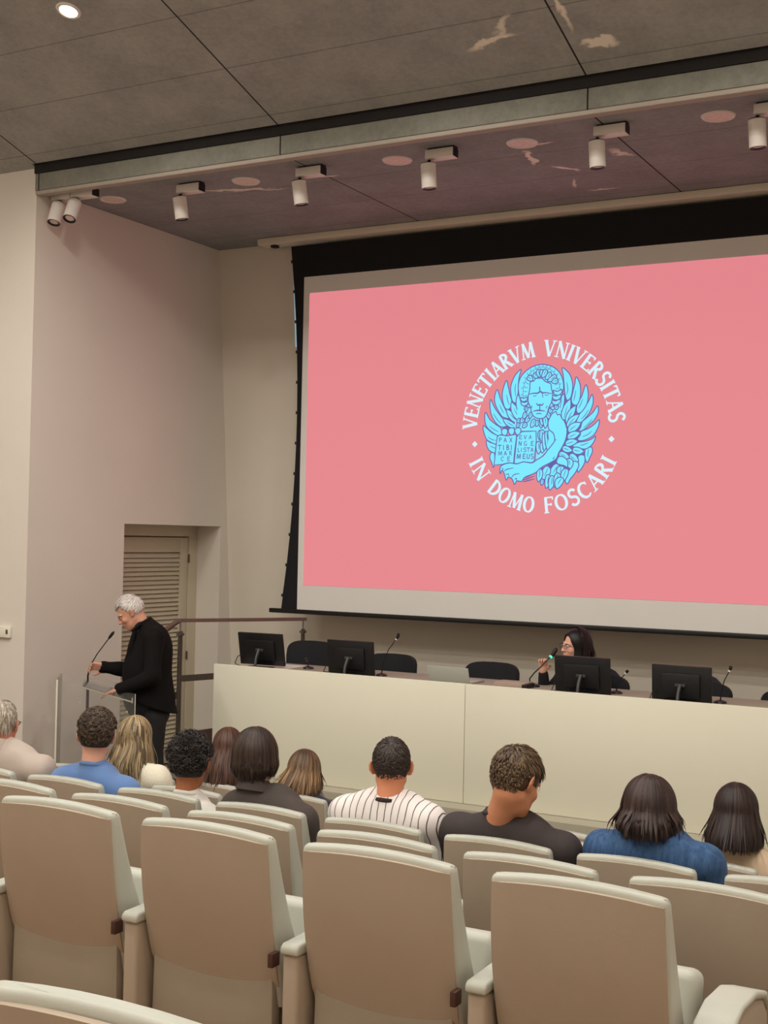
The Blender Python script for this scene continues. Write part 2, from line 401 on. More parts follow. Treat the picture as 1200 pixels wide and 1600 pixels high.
obj('tension_tabs', bm, M['black'], sc)
bm = B()
add_tube(bm, [(pl[0][0], .008, zt-.06)] + [(x-.002, .008, z) for x, z in pl[1::2]], .0025, 6)
obj('tension_cord', bm, M['black'], sc); bm = B()
add_tube(bm, [(pr[0][0], .008, zt-.06)] + [(x+.002, .008, z) for x, z in pr[1::2]], .0025, 6)
obj('tension_cord', bm, M['black'], sc)
bm = B(); add_box(bm, -6.62, -1.34, -.012, .03, OZ-.712, OZ-.672, .006); obj('bottom_bar', bm, M['black'], sc)
bm = B(); add_box(bm, -6.78, -1.2, -.10, .06, LO-.062, LO-.002, .008); obj('case', bm, M['cassette'], sc)
bm = B(); add_box(bm, -6.66, -6.60, -.06, .0, LO-.085, LO-.060, .004); obj('case_bracket', bm, M['black'], sc)
PINK = mat('projected_pink', (60, 40, 40), .9, emit=(226, 133, 140), estr=SCREEN_E)
nt, b = nodes_of(PINK)
# projector light is brighter to the upper left than at the emblem
g = nt.nodes.new('ShaderNodeTexCoord')
bm = B(); add_box(bm, iw0, iw1, -.001, .0019, iz0, iz1); im = obj('projected_image', bm, PINK, sc, sm=False)
EY = YS - YS                      # (screen-local)
def emblem():
    """the projected seal: ring lettering and the winged lion with its book, drawn in the screen plane"""
    cyan, dark, pale = [], [], []          # quads/polys as lists of (x, z, depth)
    k = 9.9/2026.5336
    cxp, czp = -.4035*9.9, OZ+.0935*9.9
    MR = ((0.87611793, 0.48163616, 0.02107088), (0.00931654, 0.02678375, -0.99959784), (-0.48200683, 0.87596189, 0.01897854))
    def pl(u, v):                          # photo measurement -> metres on the screen plane
        a, b_ = (u-600)/2026.5336, (v-800)/2026.5336
        d = [MR[0][i]*a+MR[1][i]*b_+MR[2][i] for i in range(3)]
        t = 9.9/d[1]; return (d[0]*t, d[2]*t+OZ)
    T = {1: (750, 550), 2: (845, 550), 3: (750, 655), 4: (845, 655)}
    def q(tile, x, y): return pl(T[tile][0]+x/12, T[tile][1]+y/12)
    dep = [.0]
    def poly(bag, pts, d): bag.append([(x, z, d) for x, z in pts])
    def ribbon(bag, pts, w, d, closed=False):
        n = len(pts); ws = w if isinstance(w, (list, tuple)) else [w]*n
        L, Rr = [], []
        for i in range(n):
            a = pts[(i-1) % n] if (closed or i > 0) else pts[i]; b_ = pts[(i+1) % n] if (closed or i < n-1) else pts[i]
            dx, dz = b_[0]-a[0], b_[1]-a[1]; l = math.hypot(dx, dz) or 1; nx, nz = -dz/l, dx/l
            L.append((pts[i][0]+nx*ws[i]/2, pts[i][1]+nz*ws[i]/2)); Rr.append((pts[i][0]-nx*ws[i]/2, pts[i][1]-nz*ws[i]/2))
        for i in range(n if closed else n-1):
            j = (i+1) % n; poly(bag, [L[i], L[j], Rr[j], Rr[i]], d)
    def smoothc(pts, closed=False, m=5):
        out = []; n = len(pts)
        for i in range(n if closed else n-1):
            p0 = pts[(i-1) % n] if closed or i > 0 else pts[i]; p1 = pts[i]; p2 = pts[(i+1) % n]; p3 = pts[(i+2) % n] if closed or i < n-2 else p2
            for s_ in range(m):
                t = s_/m
                out.append(tuple(.5*((2*p1[j])+(-p0[j]+p2[j])*t+(2*p0[j]-5*p1[j]+4*p2[j]-p3[j])*t*t+(-p0[j]+3*p1[j]-3*p2[j]+p3[j])*t**3) for j in (0, 1)))
        if not closed: out.append(pts[-1])
        return out
    LW = .0085
    def shape(pts, outline=True, sm=True, lw=LW):
        dep[0] += .00012
        c_ = smoothc(pts, True) if sm else pts
        poly(cyan, c_, dep[0])
        if outline: ribbon(dark, c_, lw, dep[0]+.00006, True)
    def leaf(b_, t_, w, bend=0.0, mid=True, lw=LW):
        """feather from its root b_ to its tip t_ with width w"""
        dx, dz = t_[0]-b_[0], t_[1]-b_[1]; l = math.hypot(dx, dz); ux, uz = dx/l, dz/l; nx, nz = -uz, ux
        def pt(s_, o): return (b_[0]+ux*l*s_+nx*(o+bend*l*4*s_*(1-s_)), b_[1]+uz*l*s_+nz*(o+bend*l*4*s_*(1-s_)))
        P_ = [0, .06, .15, .3, .45, .6, .75, .87, .95, 1]; W = [.25, .62, .85, 1, 1, .92, .72, .44, .2, 0]
        A = [pt(s_, w/2*o) for s_, o in zip(P_, W)]; Bq = [pt(s_, -w/2*o) for s_, o in zip(P_, W)][::-1]
        shape(A+Bq[1:], True, False, lw)
        if mid: ribbon(dark, [pt(s_, 0) for s_ in (.08, .3, .5, .68)], [.003, .006, .005, .001], dep[0]+.00008)
    def L(tb, xb, yb, tt, xt, yt, w, bend=0, mid=True): leaf(q(tb, xb, yb), q(tt, xt, yt), w*.00060, bend, mid)
    def S(tile, pts, **kw): shape([q(tile, *p) if len(p) == 2 else q(*p) for p in pts], **kw)
    def line(tile, pts, w=.006, bag=dark): 
        pp = smoothc([q(tile, *p) if len(p) == 2 else q(*p) for p in pts]); n = len(pp)
        ribbon(bag, pp, [w*(.35+.65*math.sin(PI*(i+.7)/(n+.4))) for i in range(n)], dep[0]+.00009)
    poly(dark, [q(*p) for p in ((1, 440, 1260), (1, 480, 1060), (1, 600, 930), (1, 700, 790), (1, 790, 960), (1, 900, 1200), (3, 700, 200), (3, 420, 260))], .00005)
    poly(dark, [q(*p) for p in ((2, 440, 760), (2, 560, 880), (2, 660, 1000), (2, 740, 1170), (4, 760, 80), (4, 740, 400), (4, 820, 660), (4, 690, 860), (4, 430, 1150), (4, 60, 1180), (4, 10, 920), (4, 300, 760), (4, 440, 400), (4, 440, 20), (2, 380, 1200), (2, 350, 1000))], .00005)
    # left wing, outer feathers
    S(3, [(210, 630), (185, 720), (225, 830), (255, 905), (272, 820), (275, 650)])
    S(3, [(125, 400), (130, 500), (180, 590), (285, 632), (320, 560), (300, 470), (200, 440)])
    S(3, [(68, 120), (65, 210), (120, 370), (200, 430), (305, 470), (340, 400), (340, 320), (220, 250), (130, 170)])
    S(3, [(1, 105, 1130), (1, 90, 1230), (115, 120), (200, 220), (340, 312), (420, 270), (385, 160), (300, 100), (190, 10), (1, 150, 1200)])
    for a in (((150, 330), (220, 380), (300, 400)), ((190, 500), (250, 530), (290, 545)), ((180, 130), (260, 190), (350, 240))): line(3, a)
    S(1, [(205, 890), (188, 1000), (215, 1180), (300, 1330), (400, 1405), (500, 1390), (520, 1350), (420, 1240), (320, 1110), (255, 1000)])
    S(1, [(325, 705), (275, 860), (300, 1010), (400, 1190), (470, 1235), (540, 1240), (520, 1160), (440, 1000), (380, 860)])
    S(1, [(495, 535), (425, 740), (430, 920), (480, 1060), (560, 1060), (600, 940), (560, 780), (530, 640)])
    S(1, [(772, 325), (660, 440), (585, 620), (580, 760), (610, 920), (680, 945), (715, 780), (722, 600), (740, 460)])
    for a in (((250, 1150), (320, 1260), (400, 1350)), ((370, 990), (410, 1080), (450, 1150)), ((500, 800), (520, 900), (550, 1000)), ((675, 590), (660, 700), (670, 830))): line(1, a)
    L(1, 660, 1400, 1, 430, 1250, 80, .04); L(1, 720, 1310, 1, 495, 1070, 95, .04); L(1, 770, 1270, 1, 590, 935, 110, .05); L(1, 800, 1190, 1, 712, 790, 85, .06)
    # right wing
    S(4, [(840, 560), (900, 530), (955, 525), (970, 610), (920, 720), (875, 815), (840, 760), (825, 660)])
    S(4, [(1030, 315), (1000, 420), (930, 510), (830, 560), (700, 540), (600, 510), (690, 440), (850, 410), (960, 370)])
    S(4, [(1095, 10), (1085, 130), (1000, 290), (880, 370), (760, 405), (690, 380), (740, 300), (760, 230), (900, 170), (1010, 90)])
    S(2, [(1065, 1010), (1080, 1130), (1010, 1270), (4, 940, 80), (4, 820, 190), (4, 710, 230), (4, 750, 150), (780, 1310), (870, 1230), (980, 1130)])
    S(2, [(965, 795), (985, 940), (920, 1130), (820, 1260), (740, 1330), (665, 1330), (720, 1180), (800, 1080), (900, 920)])
    S(2, [(845, 615), (890, 750), (875, 950), (780, 1110), (700, 1150), (670, 1080), (700, 940), (770, 830)])
    S(2, [(668, 465), (740, 610), (745, 830), (690, 985), (610, 985), (575, 900), (600, 770), (640, 600)])
    S(2, [(408, 295), (540, 410), (600, 590), (590, 760), (555, 870), (490, 900), (455, 780), (440, 600), (425, 450)])
    for a in (((490, 560), (510, 700), (490, 800)), ((660, 720), (640, 830), (620, 920)), ((790, 880), (750, 980), (710, 1060)), ((900, 1080), (830, 1190), (760, 1260)), ((970, 1250), (900, 1340), (800, 1430))): line(2, a)
    for a in (((960, 220), (880, 290), (780, 330)), ((900, 440), (800, 480), (740, 490)), ((900, 560), (885, 640), (880, 710))): line(4, a)
    L(2, 430, 1270, 2, 560, 880, 110, .03); L(2, 350, 1130, 2, 440, 780, 90, .03); L(2, 490, 1330, 2, 665, 1000, 95, .04); L(2, 500, 1400, 2, 725, 1170, 90, .05)
    L(4, 520, 230, 4, 755, 70, 110, .04); L(4, 505, 350, 4, 745, 255, 100, .03); L(4, 465, 470, 4, 700, 410, 95, .03); L(4, 600, 570, 4, 815, 610, 95, -.03); L(4, 410, 530, 4, 600, 595, 85, -.03)
    # lower right plumage
    S(4, [(710, 690), (815, 680), (830, 800), (770, 920), (695, 995), (700, 860)]); L(4, 545, 670, 4, 715, 800, 110, -.05); L(4, 350, 640, 4, 545, 720, 95, -.04)
    S(4, [(600, 800), (690, 800), (715, 880), (640, 1020), (560, 1120), (500, 1215), (460, 1150), (480, 1040), (560, 920)])
    L(4, 520, 740, 4, 560, 930, 100, .05); S(4, [(300, 790), (350, 700), (450, 720), (510, 800), (500, 900), (440, 870), (330, 840)])
    L(4, 330, 850, 4, 160, 1090, 120, .04); L(4, 150, 890, 4, 10, 1150, 120, .04); L(4, 390, 880, 4, 370, 1080, 110, -.05); L(4, 490, 930, 4, 420, 1180, 100, -.06)
    L(4, 150, 1040, 4, 100, 1300, 90, .05); L(4, 220, 1060, 4, 170, 1335, 90, .04); L(4, 330, 1010, 4, 265, 1285, 100, .04); L(4, 410, 1100, 4, 300, 1310, 110, -.10)
    L(3, 1130, 930, 3, 1095, 1180, 90, .04); L(4, 40, 1120, 4, 20, 1240, 50)
    for y_ in (0, 55, 110): line(3, [(810, 1110+y_*.6), (900, 1075+y_*.7), (1030, 1010+y_)], .010)
    # mane and chest
    S(1, [(760, 820), (780, 960), (820, 1100), (760, 1200), (660, 1330), (660, 1440), (3, 670, 230), (3, 1070, 240), (3, 1060, 790), (4, 60, 640), (4, 230, 460), (4, 260, 300), (4, 150, 160), (4, 150, 20), (2, 200, 1180), (2, 380, 1200), (2, 350, 1000), (2, 300, 900)], outline=False)
    rr_ = np.random.default_rng(4)
    for (x_, y_, X_, Y_, w_) in ((700, 1340, 760, 1250, 60), (760, 1330, 830, 1230, 60), (820, 1260, 860, 1130, 60), (850, 1330, 930, 1200, 60), (930, 1250, 970, 1130, 55), (880, 1120, 860, 1030, 55), (690, 1420, 740, 1330, 50), (800, 1420, 880, 1330, 60), (960, 1420, 1030, 1260, 70), (1060, 1400, 1090, 1280, 60), (1150, 1430, 1150, 1270, 70)):
        L(1, X_, Y_, 1, x_, y_, w_, .05)
    for (x_, y_, X_, Y_, w_) in ((1130, 400, 1140, 210, 80), (1100, 660, 1100, 420, 80), (1170, 640, 1180, 430, 80)): L(3, X_, Y_, 3, x_, y_, w_, .04)
    for (x_, y_, X_, Y_, w_) in ((30, 130, 20, -60, 70), (90, 180, 80, -60, 70), (20, 430, 30, 200, 80), (70, 600, 70, 260, 80), (130, 590, 110, 230, 75), (200, 480, 170, 210, 80), (240, 380, 210, 250, 60)): L(4, X_, Y_, 4, x_, y_, w_, .05)
    for (x_, y_, X_, Y_, w_) in ((170, 1160, 200, 1060, 60), (240, 1090, 230, 980, 80), (300, 1090, 300, 990, 60), (160, 1260, 130, 1130, 60)): L(2, X_, Y_, 2, x_, y_, w_, .03)
    # foreleg and paw
    S(4, [(2, 200, 1190), (2, 235, 1150), (2, 290, 1120), (2, 320, 1180), (2, 370, 1170), (2, 400, 1240), (450, 40), (480, 120), (500, 200), (490, 320), (455, 430), (400, 540), (345, 630), (300, 740), (200, 810), (60, 880), (3, 1130, 930), (3, 1040, 1010), (3, 850, 1090), (3, 790, 1165), (3, 700, 1160), (3, 655, 1225), (3, 615, 1130), (3, 540, 1085), (3, 500, 1145), (3, 460, 1010), (3, 420, 960), (3, 388, 1025), (3, 385, 920), (3, 430, 860), (3, 560, 822), (3, 700, 838), (3, 820, 802), (3, 980, 820), (3, 1060, 770), (3, 1190, 690), (130, 590), (220, 480), (268, 395), (245, 270), (160, 190), (145, 60)])
    line(3, [(460, 975), (520, 940), (640, 915)], .008); line(3, [(600, 1100), (650, 1040), (750, 1020)], .008); line(3, [(410, 920), (440, 930), (430, 960)], .007); line(3, [(490, 1040), (540, 1030), (550, 1070)], .008); line(3, [(660, 1130), (690, 1110), (690, 1160)], .008); line(4, [(265, 700), (250, 735), (230, 755)], .008); line(4, [(262, 400), (300, 385)], .008)
    # toes above the book, then the book
    for (x_, y_) in ((470, 240), (600, 225), (720, 225)): S(3, [(x_-60, y_-10), (x_-20, y_-60), (x_+45, y_-50), (x_+55, y_+10), (x_+20, y_+70), (x_-30, y_+60)])
    S(3, [(335, 330), (380, 295), (520, 315), (680, 285), (695, 340), (660, 600), (640, 822), (540, 820), (420, 852), (275, 858), (300, 600), (320, 420)], sm=False, lw=.009)
    S(3, [(700, 330), (790, 235), (930, 228), (1060, 225), (1066, 400), (1045, 600), (1028, 785), (975, 818), (820, 800), (720, 835), (650, 825), (672, 600)], sm=False, lw=.009)
    # halo of hair, face
    halo = [(740, 800), (728, 640), (760, 500), (840, 390), (960, 295), (1090, 245), (2, 60, 235), (2, 200, 265), (2, 320, 340), (2, 400, 460), (2, 435, 600), (2, 430, 720), (2, 400, 830), (2, 370, 930), (2, 270, 1000), (2, 150, 1060), (1050, 1200), (960, 1060), (860, 1020), (790, 960)]
    S(1, halo)
    hc_ = q(1, 1160, 760)
    for i in range(44):
        a = math.radians(-38+i*256/43); r0, r1 = (.205, .235) if i % 2 else (.155, .205); jx = (i*7 % 5-2)*.02
        ribbon(dark, [(hc_[0]+r0*math.cos(a)*.78, hc_[1]+r0*math.sin(a)), (hc_[0]+(r0+r1)/2*math.cos(a+jx)*.78, hc_[1]+(r0+r1)/2*math.sin(a+jx)), (hc_[0]+r1*math.cos(a)*.78, hc_[1]+r1*math.sin(a))], [.002, .0055, .003], dep[0]+.0001)
    ribbon(dark, [(hc_[0]+.208*math.cos(math.radians(a))*.78, hc_[1]+.208*math.sin(math.radians(a))) for a in range(-30, 211, 8)], .004, dep[0]+.0001)
    for (x_, y_, X_, Y_) in ((900, 470, 1000, 540), (1030, 400, 1080, 500), (1100, 330, 1120, 480), (1180, 330, 1160, 480)): L(1, x_, y_, 1, X_, Y_, 75, .05)
    for (x_, y_, X_, Y_) in ((110, 330, 30, 490), (200, 390, 90, 520), (300, 440, 130, 550), (330, 520, 210, 570)): L(2, x_, y_, 2, X_, Y_, 70, .05)
    for j, (x_, y_) in enumerate(((330, 760), (310, 850), (300, 940))): S(2, [(x_-85, y_-40), (x_-20, y_-20), (x_+70, y_-50), (x_+75, y_), (x_+20, y_+50), (x_-60, y_+40)])
    for j, (x_, y_) in enumerate(((830, 890), (840, 970))): S(1, [(x_-60, y_-35), (x_, y_-20), (x_+65, y_-40), (x_+60, y_+15), (x_, y_+45), (x_-50, y_+20)])
    S(1, [(955, 570), (1020, 545), (1060, 500), (1150, 495), (2, 40, 500), (2, 100, 560), (2, 195, 600), (2, 212, 700), (2, 232, 770), (2, 215, 930), (2, 160, 1050), (2, 120, 1180), (2, 60, 1240), (1110, 1250), (1020, 1210), (975, 1120), (960, 1040), (915, 940), (915, 830), (925, 790), (945, 690)])
    line(1, [(915, 800), (1000, 778), (1090, 775), (1140, 745), (1185, 770), (2, 100, 765), (2, 230, 785)], .013)
    line(1, [(1130, 650), (1132, 740)], .010); line(1, [(1180, 780), (1190, 860)], .007); line(1, [(1000, 820), (1040, 830), (1075, 815)], .006); line(2, [(80, 800), (120, 815), (160, 795)], .006)
    line(1, [(1065, 960), (1095, 1000), (1135, 990), (1175, 1000), (2, 62, 960)], .012); line(1, [(1132, 1000), (1130, 1095)], .009)
    line(1, [(1005, 1115), (1070, 1100), (1130, 1098), (2, 10, 1100), (2, 90, 1110)], .013); line(1, [(1060, 1165), (1115, 1155), (1170, 1165)], .008)
    line(1, [(975, 1050), (985, 1010)], .008); line(2, [(130, 1010), (110, 1060)], .007)
    D1 = dep[0]+.0003
    # ---- letters
    def arc(cx, cz, rx, rz, a0, a1, n=12): return [(cx+rx*math.cos(math.radians(a0+(a1-a0)*i/n)), cz+rz*math.sin(math.radians(a0+(a1-a0)*i/n))) for i in range(n+1)]
    TK, TN = .19, .09
    def bow(p, a=TN, b_=TK): n = len(p)-1; return [a+(b_-a)*math.sin(PI*i/n) for i in range(n+1)]
    A_ = arc(.12, .76, .36, .24, 90, -90); B2 = arc(.12, .26, .40, .26, 90, -90)
    G = {
     'V': (.66, [([(.05, 1), (.34, 0)], TK), ([(.34, 0), (.62, 1)], TN)], [(.05, 1), (.62, 1)]),
     'E': (.58, [([(.13, 0), (.13, 1)], TK), ([(.13, .96), (.52, .96)], TN), ([(.13, .52), (.42, .52)], TN), ([(.13, .04), (.56, .04)], TN), ([(.52, .99), (.52, .82)], TN), ([(.56, .01), (.58, .2)], TN), ([(.42, .6), (.42, .44)], TN)], [(.13, 0)]),
     'N': (.74, [([(.12, 0), (.12, 1)], TN), ([(.1, 1), (.64, 0)], TK), ([(.64, 0), (.64, 1)], TN)], [(.12, 0), (.64, 1)]),
     'T': (.64, [([(.32, 0), (.32, 1)], TK), ([(.02, .96), (.62, .96)], TN), ([(.02, .99), (.02, .8)], TN), ([(.62, .99), (.62, .8)], TN)], [(.32, 0)]),
     'I': (.26, [([(.13, 0), (.13, 1)], TK)], [(.13, 0), (.13, 1)]),
     'A': (.68, [([(.06, 0), (.33, 1)], TN), ([(.33, 1), (.62, 0)], TK), ([(.17, .36), (.5, .36)], TN)], [(.06, 0), (.62, 0)]),
     'R': (.66, [([(.13, 0), (.13, 1)], TK), (A_, bow(A_)), ([(.28, .52), (.6, 0)], TK)], [(.13, 0), (.6, 0)]),
     'P': (.54, [([(.13, 0), (.13, 1)], TK), (A_, bow(A_))], [(.13, 0)]),
     'B': (.58, [([(.13, 0), (.13, 1)], TK), (A_, bow(A_)), (B2, bow(B2))], []),
     'M': (.86, [([(.08, 0), (.16, 1)], TN), ([(.16, 1), (.43, .05)], TK), ([(.43, .05), (.70, 1)], TN), ([(.70, 1), (.78, 0)], TK)], [(.08, 0), (.78, 0)]),
     'S': (.52, [(arc(.28, .75, .2, .23, 20, 270)[:]+arc(.26, .26, .22, .25, 90, -160)[1:], TK*.85)], []),
     'U': (.66, [([(.1, 1), (.1, .35)]+arc(.34, .3, .24, .28, 180, 360)+[(.58, 1)], TN*1.3)], [(.1, 1), (.58, 1)]),
     'D': (.70, [([(.13, 0), (.13, 1)], TK), (arc(.13, .5, .50, .47, 90, -90, 16), bow(arc(0, 0, 1, 1, 0, 1, 16)))], []),
     'O': (.74, [(arc(.37, .5, .30, .46, 0, 360, 24), [TN+(TK-TN)*abs(math.cos(math.radians(i*15))) for i in range(25)])], []),
     'F': (.54, [([(.13, 0), (.13, 1)], TK), ([(.13, .96), (.52, .96)], TN), ([(.13, .52), (.42, .52)], TN), ([(.52, .99), (.52, .80)], TN), ([(.42, .6), (.42, .44)], TN)], [(.13, 0)]),
     'C': (.66, [(arc(.38, .5, .31, .46, 48, 312, 18), bow(arc(0, 0, 1, 1, 0, 1, 18))), ([(.60, .95), (.60, .74)], TN)], []),
     'G': (.68, [(arc(.36, .5, .30, .46, 50, 330, 18), TN), ([(.62, .42), (.62, .1)], TN), ([(.45, .42), (.62, .42)], TN)], []),
     'X': (.62, [([(.06, 1), (.56, 0)], TN), ([(.06, 0), (.56, 1)], TN)], []),
     'L': (.5, [([(.12, 0), (.12, 1)], TN), ([(.12, .04), (.48, .04)], TN)], []),
    }
    def glyph(bag, ch, tf, d, sans=None):
        w_, st, sf = G[ch]
        for pts, wd in st:
            if sans: wd = sans
            ps = [tf(*p) for p in pts]; sc_ = math.dist(tf(0, 0), tf(0, 1))
            ribbon(bag, ps, [x*sc_ for x in wd] if isinstance(wd, list) else wd*sc_, d)
        if not sans:
            for (sx_, sz_) in sf:
                ps = [tf(sx_-.14, abs(sz_-.03)), tf(sx_+.14, abs(sz_-.03))]; ribbon(bag, ps, .06*math.dist(tf(0, 0), tf(0, 1)), d)
    H, R0 = .132, .578
    def ring(text, a_start, a_end, bottom=False):
        adv = [G[c][0]+.10 if c != ' ' else .55 for c in text]; tot = sum(adv); pos = 0
        Rm = R0+H/2
        for c, ad in zip(text, adv):
            a = math.radians(a_start+(a_end-a_start)*(pos+ad/2)/tot); pos += ad
            if c == ' ': continue
            w_ = G[c][0]; sx_ = abs(math.radians(a_end-a_start))*Rm/tot
            if not bottom: tf = lambda x, z, a=a, w_=w_, sx_=sx_: (cxp+(R0+z*H)*math.cos(a)+(x-w_/2)*sx_*math.sin(a), czp+(R0+z*H)*math.sin(a)-(x-w_/2)*sx_*math.cos(a))
            else: tf = lambda x, z, a=a, w_=w_, sx_=sx_: (cxp+(R0+H-z*H)*math.cos(a)-(x-w_/2)*sx_*math.sin(a), czp+(R0+H-z*H)*math.sin(a)+(x-w_/2)*sx_*math.cos(a))
            glyph(pale, c, tf, .0004)
    ring('VENETIARVM', 180.5, 96.5); ring('VNIVERSITAS', 89, 2); ring('IN', 203.5, 220.5, True); ring('DOMO', 227, 266, True); ring('FOSCARI', 272.5, 336.5, True)
    for a in (192.6, 349.5):
        x_, z_ = cxp+.61*math.cos(math.radians(a)), czp+.61*math.sin(math.radians(a)); r_ = .026
        poly(pale, [(x_+r_, z_), (x_, z_+r_), (x_-r_, z_), (x_, z_-r_)], .0004)
    def word(txt, xs, y0, y1, tile=3, slant=0):
        for c, x_ in zip(txt, xs):
            w_ = 58 if c not in 'IM' else (30 if c == 'I' else 80)
            tf = lambda gx, gz, x_=x_, w_=w_, c=c: q(tile, x_+(gx/G[c][0])*w_*1.0-w_/2-slant*gz, y0+(y1-y0)*(1-gz))
            glyph(dark, c, tf, D1, sans=.16)
    word('PAX', (390, 485, 590), 350, 435); word('TIBI', (380, 452, 530, 600), 485, 580); word('MAR', (390, 488, 585), 600, 680); word('CE', (430, 545), 705, 785)
    word('EVA', (765, 855, 950), 300, 375, slant=-8); word('NGE', (760, 860, 985), 415, 500, slant=-6); word('LISTA', (735, 785, 850, 915, 985), 535, 615, slant=-6); word('MEUS', (735, 832, 912, 985), 650, 745, slant=-6)
    m1 = mat('seal_light_blue', (40, 60, 66), .9, emit=(122, 230, 252), estr=1.0); m2 = mat('seal_violet_lines', (30, 26, 50), .9, emit=(104, 98, 168), estr=1.0); m3 = mat('seal_pale_letters', (60, 66, 70), .9, emit=(212, 238, 248), estr=1.0)
    for nm, bags in (('lion_seal', ((cyan, m1), (dark, m2))), ('seal_lettering', ((pale, m3),))):
        bm = B()
        for mi, (bag, m_) in enumerate(bags):
            for p_ in bag:
                vs = [bm.verts.new((x, -.0016-d, z)) for x, z, d in p_]
                try: f_ = bm.faces.new(vs); f_.material_index = mi
                except ValueError: pass
        bmesh.ops.triangulate(bm, faces=[f_ for f_ in bm.faces if len(f_.verts) > 4])
        obj(nm, bm, [m_ for _, m_ in bags], im, sm=False)
emblem()


# ---------------------------------------------------------------- panel desk
DY = 8.27
DTOP = OZ-1.0118-.009
dk = thing('panel_desk', 'long cream panel desk with closed front standing on the stage', 'desk', (0, 0, STZ))
dz = DTOP-STZ
DXL, DXM, DXR = -6.04, -3.872, -1.30
for a, b_ in ((DXL, DXM-.002), (DXM+.002, DXR)):
    bm = B(); add_box(bm, a, b_, DY, DY+.03, .0, dz, .003); obj('front_panel', bm, M['desk'], dk)
bm = B(); add_box(bm, DXL+.03, DXR-.03, DY+.03, DY+.80, dz-.075, dz-.045, .003); obj('worktop', bm, M['worktop'], dk)
for x in (DXL, DXR-.03):
    bm = B(); add_box(bm, x, x+.03, DY+.03, DY+.80, 0, dz-.045, .003); obj('side_panel', bm, M['desk'], dk)
WT = DTOP-.045                   # worktop level
